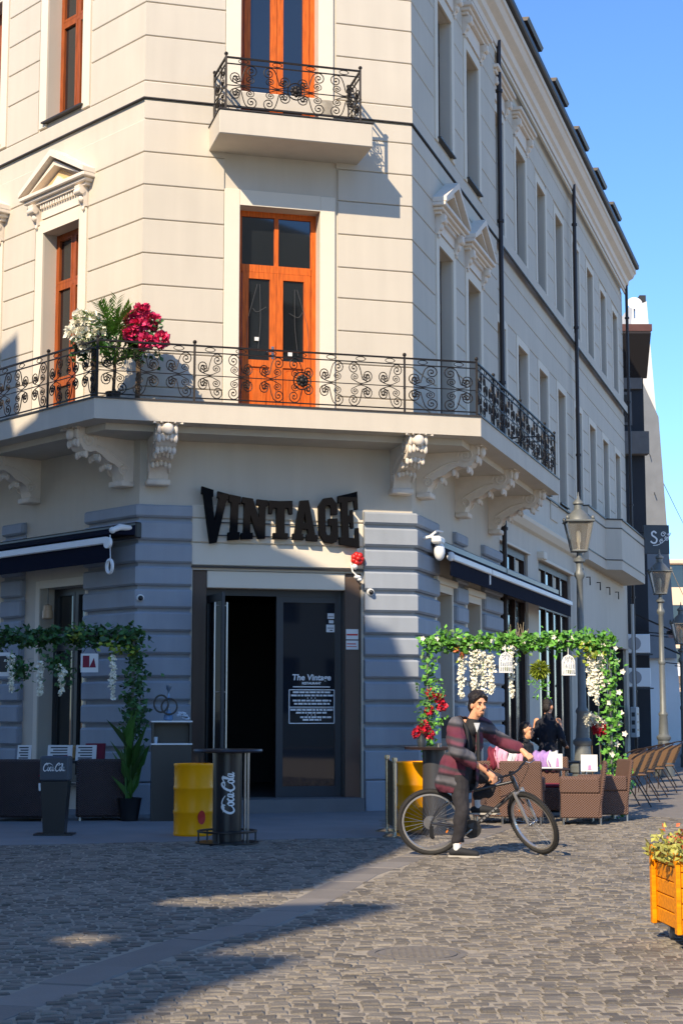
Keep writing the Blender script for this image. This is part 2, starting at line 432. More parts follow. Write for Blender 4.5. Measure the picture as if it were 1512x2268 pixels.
def strip(u0, u1, prof, k0=0., k1=0.):
    # profile [(off, z)] swept along u; the ends slide with the offset for mitred corners
    b = MB(); n = len(prof)
    vs = [(u0 - k0*o, -o, z) for o, z in prof] + [(u1 + k1*o, -o, z) for o, z in prof]
    b.add(vs, [tuple(range(n)), tuple(range(n, 2*n))[::-1]] + [(i, n+i, n+(i+1) % n, (i+1) % n) for i in range(n)])
    return b
FACES = [('L', LF, -13., 0., 0., KLF), ('F', FF, 0., FW, KLF, KFR), ('R', RF, 0., 27.6, KFR, 0.)]
def band(name, prof, mt, faces='LFR', smooth=None):
    for nm, f, a, c, k0, k1 in FACES:
        if nm in faces: bp(name, strip(a, c, prof, k0, k1), mt, f, smooth=smooth)

# openings ------------------------------------------------------------
F_ops = [(.84, 3.54, .0, 3.70), (1.53, 2.85, 6.12, 9.56), (1.53, 2.82, 10.80, 14.3)]
LW = [(-2.90, -1.79), (-5.56, -4.45), (-8.22, -7.11), (-10.88, -9.77)]
L_ops = [(a, c, 6.12, 9.62) for a, c in LW] + [(a, c, 11.58, 14.3) for a, c in LW] + [(-2.76, -1.42, .35, 3.54), (-5.4, -4.06, .35, 3.54), (-8.0, -6.7, .35, 3.54)]
RW1 = [(1.80, 2.86), (4.08, 5.16)]
RW2 = [(a, a+1.12) for a in (7.05, 9.55, 12.12, 14.68, 17.35, 19.9, 22.5, 25.15)]
R1_ops = [(a, c, 6.12, 9.63) for a, c in RW1] + [(a, c, 11.58, 14.15) for a, c in RW1] + [(1.5, 2.62, .35, 3.55), (3.80, 4.92, .35, 3.52)]
R2_ops = [(a, c, 6.68, 9.58) for a, c in RW2] + [(a, c, 11.5, 14.12) for a, c in RW2] + [(7.15, 10.5, 0, 5.0), (11.8, 16.3, 0, 5.0), (17.3, 27.0, 0, 3.5)]
TOP = 15.5
bp('wall', wall(0, FW, 0, TOP, F_ops), M_cream, FF, fix=False)
bp('wall', wall(-13, 0, 0, TOP, L_ops), M_cream, LF, fix=False)
bp('wall', wall(0, 6.86, 0, TOP, R1_ops), M_cream, RF, fix=False)
q = wall(6.86, 27.6, 0, TOP, R2_ops)
q.quad((6.86, -.12, 0), (6.86, .1, 0), (6.86, .1, TOP), (6.86, -.12, TOP)); q.quad((27.6, 0, 0), (27.6, 12, 0), (27.6, 12, TOP), (27.6, 0, TOP))
bp('wall', q, M_cream, R2, fix=False)

# flat stucco courses with open joints between them ------------------------------------------------
def course(u0, u1, z0, z1, k0, k1, o=.03): return strip(u0, u1, [(-.01, z0), (o-.008, z0), (o, z0+.01), (o, z1-.01), (o-.008, z1), (-.01, z1)], k0, k1)
G1 = [6.14, 6.53, 7.07, 7.61, 8.15, 8.66, 9.21, 9.77, 10.30, 10.84, 11.155]
G2 = [11.47, 12.22, 12.78, 13.32, 13.87, 14.42, 14.97, 15.30]
def lay(face, u0, u1, blocks, ka, kb):
    for zz in (G1, G2):
        for a, c in zip(zz, zz[1:]):
            cuts = sorted([(x0, x1) for (x0, x1, e, f) in blocks if e < c-.02 and f > a+.02])
            cur = u0
            segs = []
            for x0, x1 in cuts:
                if x0 > cur+.03: segs.append((cur, x0))
                cur = max(cur, x1)
            if cur < u1-.03: segs.append((cur, u1))
            for x0, x1 in segs:
                bp('stucco_course', course(x0, x1, a+.008, c-.008, ka if x0 == u0 else 0, kb if x1 == u1 else 0), M_cream, face)
TR = .26
F_blk = [(1.53-TR, 2.85+TR+.04, 6.1, 9.56+TR), (1.53-TR, 2.82+TR+.04, 10.4, 14.6)]
L_blk = [(a-TR, c+TR, 6.1, 9.95) for a, c in LW] + [(a-TR, c+TR, 11.58-.0, 14.6) for a, c in LW] + [(-13, 0, 11.1, 11.3)]
R1_blk = [(a-TR, c+TR, 6.1, 9.63+.2) for a, c in RW1] + [(a-TR, c+TR, 11.58, 14.4) for a, c in RW1]
R2_blk = [(a-TR+.04, c+TR-.04, 6.1, 9.58+.2) for a, c in RW2] + [(a-TR+.04, c+TR-.04, 11.5, 14.35) for a, c in RW2]
lay(FF, 0, FW, F_blk, KLF, KFR); lay(LF, -13, 0, L_blk, 0, KLF); lay(RF, 0, 6.8, R1_blk, KFR, 0); lay(R2, 6.9, 27.6, R2_blk, 0, 0)

# string courses, cornice, roof ---------------------------------------------------------------------
band('string_course', [(0, 11.20), (.045, 11.20), (.045, 11.44), (.03, 11.46), (0, 11.46)], M_cream)
band('drip_moulding', [(0, 11.178), (.055, 11.178), (.055, 11.196), (0, 11.196)], M_flash)
band('architrave', [(0, 15.22), (.05, 15.22), (.05, 15.30), (.0, 15.30)], M_trim)
band('cornice', [(0, 15.36), (.06, 15.36), (.08, 15.48), (.14, 15.52), (.16, 15.66), (.30, 15.74), (.36, 15.86), (.40, 15.88), (.40, 16.0), (0, 16.0)], M_orn)
band('gutter', [(.1, 16.02), (.47, 16.02), (.50, 16.05), (.50, 16.16), (.44, 16.2), (.1, 16.3)], M_flash)
band('roof_slope', [(.12, 16.2), (.40, 16.2), (-2.6, 18.6), (-6., 19.4), (-6., 19.3), (-2.6, 18.4)], mat('dark roof sheet', (.035, .034, .036), .5, .2, var=.1), 'LF')
bp('roof_slope', strip(0, 27.6, [(.12, 16.2), (.40, 16.2), (-2.2, 18.3), (-4., 18.8), (-4., 18.7), (-2.2, 18.1)]), MATS['dark roof sheet'], RF)
for u in (6.6, 9.6, 13.2, 16.6, 20., 23.2):
    q = MB(); q.box(-.8, .8, -.28, 1.4, 0, .42); q.prism([(-.28-.1, .42), (1.5, .42), (1.5, .6), (-.42, .50)], -.9, .9, 'x')
    d = bp('dormer', q, M_flash, RF, u, 16.22, .0)
    q = MB()
    for k in range(-3, 4): q.box(k*.2-.02, k*.2+.02, -.32, -.285, .05, .4)
    put('grille', q, M_iron, d)
for f, u, z0 in ((R2, 6.98, 0.), (R2, 16.75, 0.), (R2, 27.5, 0.)):
    q = MB(); q.tube([(0, -.2, z0), (0, -.2, 15.62)], .05, 10)
    for zc in (2.2, 5.2, 8.2, 11.6, 14.4): q.lathe([(.075, -.03), (.075, .03)], 10, Matrix.Translation((0, -.2, zc)))
    bp('downpipe', q, M_pipe, f, u, smooth=40)

# windows --------------------------------------------------------------------------------------------
def panes_frame(w, h, cols, rows, fr=.075, mull=.07, dep=.07):
    """outer frame plus mullions in x 0..w, z 0..h; rows = list of z split fractions; returns MB, pane rects"""
    b = MB(); b.box(0, fr, 0, dep, 0, h); b.box(w-fr, w, 0, dep, 0, h); b.box(fr, w-fr, .001, dep, 0, fr); b.box(fr, w-fr, .001, dep, h-fr, h)
    zs = [fr] + [r*h for r in rows] + [h-fr]; R = []
    for i, (a, c) in enumerate(zip(zs, zs[1:])):
        if i: b.box(fr, w-fr, -.012, dep, a-mull/2, a+mull/2)
        a_ = a + (mull/2 if i else 0); c_ = c - (mull/2 if i < len(zs)-2 else 0)
        xs_ = [fr + (w-2*fr)*k/cols for k in range(cols+1)]
        for k in range(cols):
            x0 = xs_[k] + (mull/2 if k else 0); x1 = xs_[k+1] - (mull/2 if k < cols-1 else 0)
            if k: b.box(xs_[k]-mull/2, xs_[k]+mull/2, -.008, dep-.004, a_, c_)
            R.append((x0, x1, a_, c_))
    return b, R
def window(face, u0, u1, z0, z1, fm, gm, cols=2, rows=(.72,), dep=.24, sash=True, name='window', sill=True):
    w, h = u1-u0, z1-z0; b, R = panes_frame(w, h, cols, rows)
    o = bp(name, b, fm, face, u0, z0, -dep)
    for (x0, x1, a, c) in R:
        if sash:
            s = .045; q = MB(); q.box(x0, x0+s, -.015, .04, a, c); q.box(x1-s, x1, -.015, .04, a, c); q.box(x0+s, x1-s, -.015, .04, a, a+s); q.box(x0+s, x1-s, -.015, .04, c-s, c)
            put('sash', q, fm, o)
        q = MB(); q.box(x0, x1, .03, .036, a, c); put('pane', q, gm, o)
    if sill:
        q = MB(); q.box(-.06, w+.06, -dep-.10, 0, -.04, -.012); put('sill', q, M_flash, o)
    return o
def surround(face, u0, u1, z0, z1, t=.22, p=.045, mt=None):
    b = MB(); b.cbox(u0-t, u0, -p, .01, z0, z1+t, .008); b.cbox(u1, u1+t, -p, .01, z0, z1+t, .008); b.box(u0, u1, -p+.001, .01, z1, z1+t)
    bp('window_surround', b, mt or M_trim, face)
for a, c in LW:
    window(LF, a, c, 6.14, 9.62, M_wood2, M_glass, 2, (.26, .74)); surround(LF, a, c, 6.14, 9.62)
    window(LF, a, c, 11.60, 14.3, M_wood2, M_glass, 2, (.66,)); surround(LF, a, c, 11.5, 14.3)
for a, c in RW1:
    window(RF, a, c, 6.14, 9.63, M_dwood, M_glass, 2, (.74,), .19); surround(RF, a, c, 6.14, 9.63, .2)
    window(RF, a, c, 11.6, 14.15, M_dwood, M_glass, 2, (.7,), .19); surround(RF, a, c, 11.5, 14.15, .2)
for a, c in RW2:
    window(R2, a, c, 6.7, 9.58, M_dwood, M_glass, 2, (.74,), .15); surround(R2, a, c, 6.62, 9.58, .18)
    window(R2, a, c, 11.52, 14.12, M_dwood, M_glass, 2, (.7,), .15); surround(R2, a, c, 11.5, 14.12, .18)
# balcony door over the entrance
def balcony_door(z0, z1, u0, u1, solid):
    w, h = u1-u0, z1-z0; b = MB()
    b.box(0, .09, 0, .09, 0, h); b.box(w-.09, w, 0, .09, 0, h); b.box(.09, w-.09, .001, .09, h-.09, h)
    tz = h-.95 if solid else h-.6
    b.box(.09, w-.09, -.02, .09, tz-.06, tz+.06); b.box(w/2-.035, w/2+.035, -.005, .085, tz+.06, h-.09)
    o = bp('balcony_door', b, M_wood, FF, u0, z0, -.24)
    for x0, x1 in ((.09, w/2-.035), (w/2+.035, w-.09)):
        q = MB(); q.box(x0, x1, .03, .036, tz+.06, h-.09); put('pane', q, M_glass, o)
    for k, (x0, x1) in enumerate(((.10, w/2-.004), (w/2+.004, w-.10))):
        q = MB(); s = .105; lo = .95 if solid else .12
        q.box(x0, x0+s, -.025, .05, .02, tz-.065); q.box(x1-s, x1, -.025, .05, .02, tz-.065); q.box(x0+s, x1-s, -.025, .05, tz-.065-s, tz-.065); q.box(x0+s, x1-s, -.025, .05, .02, .14)
        if solid: q.box(x0+s, x1-s, -.025, .05, .86, .97)
        lf = put('door_leaf', q, M_wood, o)
        q = MB(); q.box(x0+s, x1-s, .01, .016, lo, tz-.065-s); put('pane', q, M_glass, lf)
        if solid:
            q = MB(); q.box(x0+s, x1-s, .0, .03, .14, .86); q.cbox(x0+s+.05, x1-s-.05, -.018, .0, .19, .81, .015); put('panel', q, M_wood, lf)
            if k == 0:
                q = MB(); q.box(x1-.075, x1-.035, -.032, -.025, 1.0, 1.2); q.tube([(x1-.055, -.03, 1.1), (x1-.055, -.07, 1.1), (x1-.16, -.075, 1.1)], .01, 6); put('handle', q, M_steel, lf)
    return o
balcony_door(6.14, 9.56, 1.53, 2.85, True); surround(FF, 1.53, 2.85, 6.14, 9.56, .25)
balcony_door(10.82, 14.3, 1.53, 2.82, False); surround(FF, 1.53, 2.82, 10.82, 14.3, .25)
# thin pale arcs drawn over the balcony-door glass like a faint reflection
for x0, x1, zt, sk in ((1.68, 2.12, 8.45, -.06), (2.28, 2.72, 8.40, .09)):
    q = MB(); pts = [(0, zt-.1), (.12, zt-.45), (.2, zt-.75), (.16, zt-1.2)]
    for s in (-1, 1): q.tube([( (x0+x1)/2 + s*(.02+p[0]*(.6 if s*sk > 0 else .25)) + sk*(zt-p[1]), .205, p[1]) for p in spline([(a, b) for a, b in pts], 6)], .003, 5)
    q.tube(spline([((x0+x1)/2-.1, .205, zt-.5), ((x0+x1)/2+sk*.5, .205, zt-.56), ((x0+x1)/2+.12, .205, zt-.47)], 5), .003, 5)
    bp('pale_arc', q, mat('pale arc grey', (.10, .10, .105), .9), FF)

# pediments, hoods -----------------------------------------------------------------------------------
def console(mb, x, z, h=.34, d=.2, w=.15):
    prof = [(0, 0), (-d, 0), (-d, -.05), (-d*.92, -.12), (-d*.7, -.16), (-d*.55, -.2), (-d*.5, -h*.75), (-d*.32, -h), (0, -h)]
    mb.prism([(p[0], p[1]+z) for p in prof], x-w/2, x+w/2, 'x')
    M = Matrix.Translation((x, -d*.78, z-.1)) @ Matrix.Rotation(pi/2, 4, 'Y'); mb.lathe([(.01, -w*.62), (.055, -w*.6), (.06, 0), (.055, w*.6), (.01, w*.62)], 10, M)
    mb.ell((x, -d*.55, z-h*.62), (w*.42, .05, .07), 8, 6); mb.ell((x, -d*.35, z-h-.03), (.03, .03, .04), 8, 6)
def pediment(face, uc, zb, hw):
    q = MB(); q.cbox(-hw, hw, -.26, 0, 0, .07, .012); q.cbox(-hw+.06, hw-.06, -.20, 0, -.06, 0, .012); q.box(-hw+.12, hw-.12, -.14, 0, -.11, -.06)
    o = bp('pediment', q, M_orn, face, uc, zb)
    r = .52; q = MB()
    for s in (-1, 1):
        q.prism([(s*hw, .07), (s*(hw-.0), .15), (0, .07+r+.10), (0, .07+r-.02)], -.28, 0, 'y')
        q.prism([(s*(hw-.16), .07), (s*(hw-.22), .11), (0, .07+r-.08), (0, .07+r-.16)], -.19, 0, 'y')
    put('raking_cornice', q, M_orn, o)
    q = MB(); q.prism([(-hw+.4, .09), (hw-.4, .09), (0, .07+r-.22)], -.07, 0, 'y'); put('tympanum', q, mat('ochre plaster', (.62, .42, .2), .85, var=.06), o)
    q = MB(); q.prism([(-.26, .09), (.26, .09), (0, .26)], -.12, 0, 'y'); put('tympanum_block', q, M_orn, o)
    for s in (-1, 1):
        c = MB(); console(c, s*(hw-.28), -.10); put('console', c, M_orn, o, smooth=50)
    q = MB(); q.box(-hw+.42, hw-.42, -.06, 0, -.36, -.11)
    for k in range(14): q.box(-hw+.45+k*(2*hw-.9)/14, -hw+.45+(k+.55)*(2*hw-.9)/14, -.11, -.06, -.19, -.11)
    put('dentil_frieze', q, M_orn, o); return o
def hood(face, uc, zb, hw):
    q = MB(); q.cbox(-hw, hw, -.26, 0, .12, .2, .012); q.cbox(-hw+.05, hw-.05, -.2, 0, .05, .12, .012); q.cbox(-hw+.1, hw-.1, -.15, 0, -.01, .05, .012)
    o = bp('window_hood', q, M_orn, face, uc, zb)
    for s in (-1, 1):
        c = MB(); console(c, s*(hw-.24), -.02); put('console', c, M_orn, o, smooth=50)
    q = MB(); q.box(-hw+.38, hw-.38, -.07, 0, -.34, -.02); put('frieze', q, M_orn, o)
for a, c in LW: pediment(LF, (a+c)/2, 10.22, 1.0)
for a, c in RW1: pediment(RF, (a+c)/2, 10.22, .95); hood(RF, (a+c)/2, 14.72, .95)
for a, c in RW2[:2]: hood(R2, (a+c)/2, 14.68, .95)

# rusticated ground floor ----------------------------------------------------------------------------
RZ = [4.715, 4.46, 4.11, 3.76, 3.41, 3.065, 2.715, 2.37, 2.02, 1.665, 1.31, .95]
def quoin(fa, ua, fb, ub, z0, z1, o=.10, c=.03):
    b = MB(); n = 5; rows_ = []
    for off, z in ((o-c, z0), (o, z0+c), (o, z1-c), (o-c, z1)):
        pa, pb, pc = fa.pt(ua, off), isect(fa, off, fb, off), fb.pt(ub, off)
        qa, qc = fa.pt(ua, -.05), fb.pt(ub, -.05); qb = isect(fa, -.05, fb, -.05)
        rows_.append([V((p.x, p.y, z)) for p in (pa, pb, pc, qc, qb, qa)])
    for r in rows_: b.v += [tuple(p) for p in r]
    for i in range(3):
        for k in range(6): b.f.append((i*6+k, i*6+(k+1) % 6, (i+1)*6+(k+1) % 6, (i+1)*6+k))
    b.f.append((5, 4, 3, 2, 1, 0)); b.f.append(tuple(18+k for k in range(6))); return b
def pier(face, u0, u1, z0, z1):
    b = MB(); b.cbox(u0, u1, -.10, .03, z0, z1, .03); return b
for hi, lo in zip(RZ, RZ[1:]):
    bp('rustic_block', quoin(LF, -1.36, FF, .81, lo+.03, hi-.03), M_grey)
    bp('rustic_block', quoin(FF, 3.575, RF, 1.42, lo+.03, hi-.03), M_grey)
    for f, a, c in ((RF, 2.76, 3.62), (RF, 5.08, 6.72), (LF, -3.92, -3.24), (LF, -6.56, -5.9), (LF, -9.2, -8.5)):
        bp('rustic_block', pier(f, a, c, lo+.03, hi-.03), M_grey, f)
for _q in (quoin(LF, -1.35, FF, .80, .9, 4.69, .014, .004), quoin(FF, 3.585, RF, 1.41, .9, 4.69, .014, .004)): bp('pier_core', _q, M_grey)
for f, a, c in ((RF, 2.77, 3.61), (RF, 5.09, 6.71), (LF, -3.91, -3.25), (LF, -6.55, -5.91), (LF, -9.19, -8.51)):
    b = MB(); b.box(a, c, -.014, .02, .9, 4.69); bp('pier_core', b, M_grey, f)
def plinth(fa, ua, fb, ub):
    bp('plinth', quoin(fa, ua, fb, ub, .47, .92, .10, .02), M_grey); bp('plinth', quoin(fa, ua, fb, ub, -.05, .46, .13, .02), M_grey)
plinth(LF, -1.36, FF, .81); plinth(FF, 3.575, RF, 1.42)
for f, a, c in ((RF, 2.76, 3.62), (RF, 5.08, 6.72), (LF, -3.92, -3.24), (LF, -6.56, -5.9)):
    b = MB(); b.cbox(a, c, -.12, .03, -.05, .92, .02); bp('plinth', b, M_grey, f)
# ground-floor windows with pale surrounds and capped lintels
for f, a, c, zt in ((LF, -2.76, -1.42, 3.54), (LF, -5.4, -4.06, 3.54), (RF, 1.5, 2.62, 3.55), (RF, 3.80, 4.92, 3.52)):
    window(f, a, c, .4, zt, M_satin, M_glass, 2, (.7,), .26)
    b = MB(); t = .13
    b.cbox(a-t, a, -.03, .02, .3, zt+t, .01); b.cbox(c, c+t*.6, -.03, .02, .3, zt+t, .01); b.box(a, c, -.029, .02, zt, zt+t)
    if f is RF: b.cbox(a-.16, c+.2, -.09, .02, zt+t, zt+t+.12, .01)
    bp('window_surround', b, M_trim, f)

# shopfronts along the side street ---------------------------------------------------------------------
def shopfront(u0, u1, n, z1=5.0, tz=4.02):
    w = u1-u0; b = MB(); b.box(0, .14, -.03, .12, 0, z1); b.box(w-.14, w, -.03, .12, 0, z1); b.box(.14, w-.14, -.03, .12, z1-.16, z1); b.box(.14, w-.14, -.03, .12, tz-.1, tz+.1); b.box(.14, w-.14, 0, .12, 0, .35)
    for k in range(1, n): b.box(.14+(w-.28)*k/n-.06, .14+(w-.28)*k/n+.06, -.02, .12, .35, z1-.16)
    o = bp('shopfront', b, M_dwood, R2, u0, 0, -.08)
    for k in range(n):
        x0 = .14+(w-.28)*k/n+.06; x1 = .14+(w-.28)*(k+1)/n-.06
        for a, c, nm in ((.35, tz-.1, 'pane'), (tz+.1, z1-.16, 'transom_pane')):
            q = MB(); q.box(x0, x1, .04, .05, a, c); p = put(nm, q, M_glassr, o)
            if nm == 'transom_pane' and k % 2 == 0:
                q = MB()
                for j in range(5): q.tube([(x0+.12+j*.14, .036, a+.02), (x0+.12+j*.14+rnd(-.03, .03), .036, c-.02)], .05, 6)
                q2 = MB(); q2.box(x0+.05, x0+(x1-x0)*.7, .03, .038, a+.02, c-.02); put('reflection_patch', q2, mat('pale reflection tone', (.62, .55, .42), .8, var=.15, vs=6), p)  # pale sheet stands in for the bright reflection in alternate transom panes
    return o
shopfront(7.2, 10.45, 3); shopfront(11.85, 16.25, 4)
b = MB(); b.cbox(11.75, 16.4, -.10, .02, 5.0, 5.07, .01); b.cbox(7.1, 10.6, -.06, .02, 5.0, 5.05, .01); b.cbox(11.7, 12.1, -.16, .02, 5.02, 5.2, .02); bp('lintel', b, M_trim, R2)
bp('cornice', strip(6.95, 17.3, [(0, 5.52), (.1, 5.55), (.2, 5.66), (.22, 5.74), (.05, 5.86), (0, 5.86)]), M_trim, R2)
bp('drip_moulding', strip(6.95, 17.3, [(0, 6.58), (.06, 6.58), (.06, 6.62), (0, 6.62)]), M_flash, R2)
# blank panel and bay over the passage
b = MB(); b.cbox(17.35, 27.05, -.06, .02, 3.5, 5.44, .02); bp('blank_panel', b, M_cream, R2)
for k in range(4):
    b = MB(); b.tube([(0, 0, 0), (0, -.16, 0), (0, -.16, -.22)], .018, 6); bp('hook', b, M_iron, R2, 18.6+k*1.9, 5.15)
q = MB()
for zc in (.0,): q.box(17.4, 26.9, .25, .5, 0, 3.5)
for k in range(6): q.box(17.4+k*1.85, 17.55+k*1.85, .05, .25, 0, 3.5)
bp('shop_recess', q, M_black, R2)
BAY = [(17.4, 0), (17.4, .32), (20.6, .32), (20.85, .74), (26.2, .74), (26.75, 0)]
def bay(o, z0, z1): 
    cx = 22.; b = MB(); b.prism([(u, -(f+o if f > 0 else -.02)) for u, f in BAY], z0, z1); return b
bp('bay', bay(0, 5.52, 6.93), M_cream, R2)
for z0, z1, o, m in ((6.93, 6.97, .04, M_flash), (6.68, 6.71, .02, M_flash), (5.78, 5.81, .02, M_flash)): bp('bay_moulding', bay(o, z0, z1), m, R2)

# balconies ---------------------------------------------------------------------------------------------
def slab_poly(d, uL=-7., uR=6.7):
    return [LF.pt(uL, 1.25-d), isect(LF, 1.25-d, FF, 1.1-d), isect(FF, 1.1-d, RF, 1.25-d), RF.pt(uR-d, 1.25-d)], [RF.pt(uR-d, -.02), isect(FF, -.02, RF, -.02), isect(LF, -.02, FF, -.02), LF.pt(uL, -.02)]
def slab(d, z0, z1):
    a, c = slab_poly(d); b = MB(); b.prism([(p.x, p.y) for p in a+c], z0, z1); return b
bp('balcony_slab', slab(0, 5.80, 6.105), M_cream); bp('slab_flashing', slab(-.02, 6.105, 6.128), M_flash)
b = slab(.35, 5.70, 5.80); bp('soffit_moulding', b, M_cream)
b = MB(); b.cbox(0, 2.465, -.9, .01, 10.40, 10.78, .012); bp('balcony_slab', b, M_cream, FF, 1.02)
b = MB(); b.box(-.015, 2.48, -.915, .0, 10.782, 10.80); bp('slab_flashing', b, M_flash, FF, 1.02)

def corbel():
    b = MB(); W = .15
    prof = [(0, 0), (-.98, 0), (-1.0, -.10), (-.99, -.22), (-.92, -.33), (-.80, -.36), (-.70, -.33), (-.60, -.37), (-.48, -.46), (-.36, -.50), (-.27, -.56), (-.2, -.66), (-.17, -.74), (0, -.74)]
    b.prism(prof, -W, W, 'x')
    for s in (-1, 1):
        for (cy, cz, r) in ((-.82, -.17, .14), (-.2, -.58, .09)):
            pts = [(s*(W+.004), cy + r*(1-t/22)*cos(t*.62), cz + r*(1-t/22)*sin(t*.62)) for t in range(20)]
            b.tube(pts, .017, 5)
        b.tube(spline([(s*(W+.003), -.7, -.26), (s*(W+.003), -.5, -.3), (s*(W+.003), -.3, -.4), (s*(W+.003), -.14, -.5)], 5), .02, 5)
    # acanthus leaf over the front
    for k in range(-2, 3):
        for (y, z, l) in ((-1.0, -.06, .2), (-.985, -.2, .17), (-.84, -.36, .15), (-.6, -.4, .14), (-.4, -.52, .12)):
            b.ell((k*.062, y-.015, z-abs(k)*.018), (.036, .035, l*.42), 7, 6)
    for k in range(-2, 3): b.tube([(k*.05, -.95, -.02), (k*.085, -1.04, .03-.01*abs(k)), (k*.11, -1.10, .0-.012*abs(k))], [.03, .035, .012], 6)
    b.ell((0, -1.06, -.1), (.09, .06, .09), 10, 8)
    b.cbox(-W-.03, W+.03, -.24, 0, -.83, -.74, .015)
    return finish(b.mesh('corbel'), 45)
cm = corbel(); cm.materials.append(M_orn)
for f, u in ((FF, .26), (FF, 4.17), (LF, -.32), (LF, -3.0), (LF, -5.6), (RF, .42), (RF, 3.15), (RF, 5.95)):
    o = bp('corbel', cm, None, f, u, 5.80); 

def spiral(cx, cz, r0, r1, a0, turns, n=22):
    return [(cx+(r0+(r1-r0)*t/n)*cos(a0+turns*2*pi*t/n), 0, cz+(r0+(r1-r0)*t/n)*sin(a0+turns*2*pi*t/n)) for t in range(n+1)]
def m_scroll(pts, r=.0085):
    b = MB(); b.tube(pts, r, 5); b.ell(pts[0], r*1.9, 6, 4); b.ell(pts[-1], r*1.9, 6, 4); m = finish(b.mesh('scroll'), 60, False); m.materials.append(M_iron); return m
# S scroll: spiral in the lower left, spiral in the upper right; C scroll; loop
SC_S = m_scroll(spiral(-.115, .115, .012, .10, 0, 1.9)[:-2] + spline([(-.03, 0, .06), (.0, 0, .18), (.02, 0, .24)], 4) + spiral(.125, .225, .105, .012, pi, -1.8)[1:])
SC_C = m_scroll(spiral(-.10, .09, .012, .085, 1., 1.6) + spline([(-.15, 0, .02), (.0, 0, -.02), (.12, 0, .03)], 4)[1:-1] + spiral(.11, .10, .075, .01, -.6, 1.6))
SC_R = m_scroll([(.075*cos(t*pi/8), 0, .032*sin(t*pi/8)) for t in range(17)], .006)
def railing(name, pts, z0, h, posts, closed_ends=True, dens=.50, medallion=None):
    """pts: plan polyline (world). posts: list of distances (m) along it that carry posts"""
    b = MB(); P = [V((p.x, p.y, 0)) for p in pts]; cum = [0]
    for a, c in zip(P, P[1:]): cum.append(cum[-1]+(c-a).length)
    def at(s_):
        for i in range(len(P)-1):
            if s_ <= cum[i+1]+1e-6: return P[i].lerp(P[i+1], (s_-cum[i])/(cum[i+1]-cum[i])), P[i+1]-P[i]
        return P[-1], P[-1]-P[-2]
    for zr, r in ((z0+.06, .012), (z0+h-.10, .011), (z0+h, .017)):
        for a, c in zip(P, P[1:]): b.box(0, (c-a).length, -r, r, -r*.7, r*.7, Matrix.Translation((a.x, a.y, zr)) @ Matrix.Rotation(atan2((c-a).y, (c-a).x), 4, 'Z'))
    for s_ in posts:
        p, _ = at(s_); b.box(p.x-.017, p.x+.017, p.y-.017, p.y+.017, z0, z0+h+.03); b.ell((p.x, p.y, z0+h+.055), .032, 8, 6); b.ell((p.x, p.y, z0+.45*h), .024, 6, 5)
    o = bp(name, b, M_iron)
    marks = sorted(set(list(posts)+cum))
    for s0, s1 in zip(marks, marks[1:]):
        L_ = s1-s0
        if L_ < .15: continue
        (p, d) = at((s0+s1)/2); an = atan2(d.y, d.x); n = max(1, round(L_/dens)); hh = (h-.16)/2
        for k in range(n):
            for up in (1, -1):
                for (msh, dz) in ((SC_S, 0), (SC_C, -.005)):
                    q = put('scroll', msh, None, o, rot=(0, 0, an)); s_ = s0 + (k+.5)*L_/n; c, _ = at(s_)
                    wx = L_/n/.52; sg = 1 if k % 2 == 0 else -1
                    q.location = (c.x, c.y, z0+.06+hh + (up*(.02 if msh is SC_S else .03)))
                    q.scale = (sg*wx*(1 if msh is SC_S else .92), 1, up*hh/.345*(1 if msh is SC_S else .8))
            q = put('scroll', SC_R, None, o, rot=(0, 0, an)); c, _ = at(s0+(k+.5)*L_/n); q.location = (c.x, c.y, z0+h-.05)
        m_ = MB(); c, _ = at((s0+s1)/2)
        m_.box(-L_/2, L_/2, -.008, .008, -.006, .006); q = put('mid_rail', m_, M_iron, o); q.location = (c.x, c.y, z0+.06+hh); q.rotation_euler = (0, 0, an)
    if medallion is not None:
        c, d = at(medallion); m_ = MB()
        for k in range(8): m_.ell((.065*cos(k*pi/4), -.01, .065*sin(k*pi/4)), (.035, .02, .035), 8, 5)
        m_.ell((0, -.02, 0), (.05, .03, .05), 8, 6); m_.tube([(.135*cos(t*pi/10), 0, .135*sin(t*pi/10)) for t in range(20)], .011, 5, True)
        q = put('rosette', m_, M_iron, o, smooth=50); q.location = (c.x, c.y, z0+.06+(h-.16)/2); q.rotation_euler = (0, 0, atan2(d.y, d.x))
    return o
a, c = slab_poly(.07)
r_pts = a + [RF.pt(6.63, .03)]
l0 = (a[1]-a[0]).length; l1 = l0 + (a[2]-a[1]).length; l2 = l1 + (a[3]-a[2]).length
fu = lambda u: l0 + (u+.90)
ru = lambda u: l1 + (u+.62)
railing('railing', r_pts, 6.13, .86, [0., l0-4.4, l0-2.9, l0-1.35, l0, fu(.551), fu(3.85), l1, ru(.65), ru(2.95), ru(5.4), l2, l2+1.1], medallion=fu(2.214))
up = [FF.pt(1.10, .03), FF.pt(1.13, .83), FF.pt(3.30, .83), FF.pt(3.32, .03)]
railing('railing', up, 10.80, .86, [.0, .80, .80+2.17, .80+2.17+.8], medallion=.80+1.12, dens=.54)

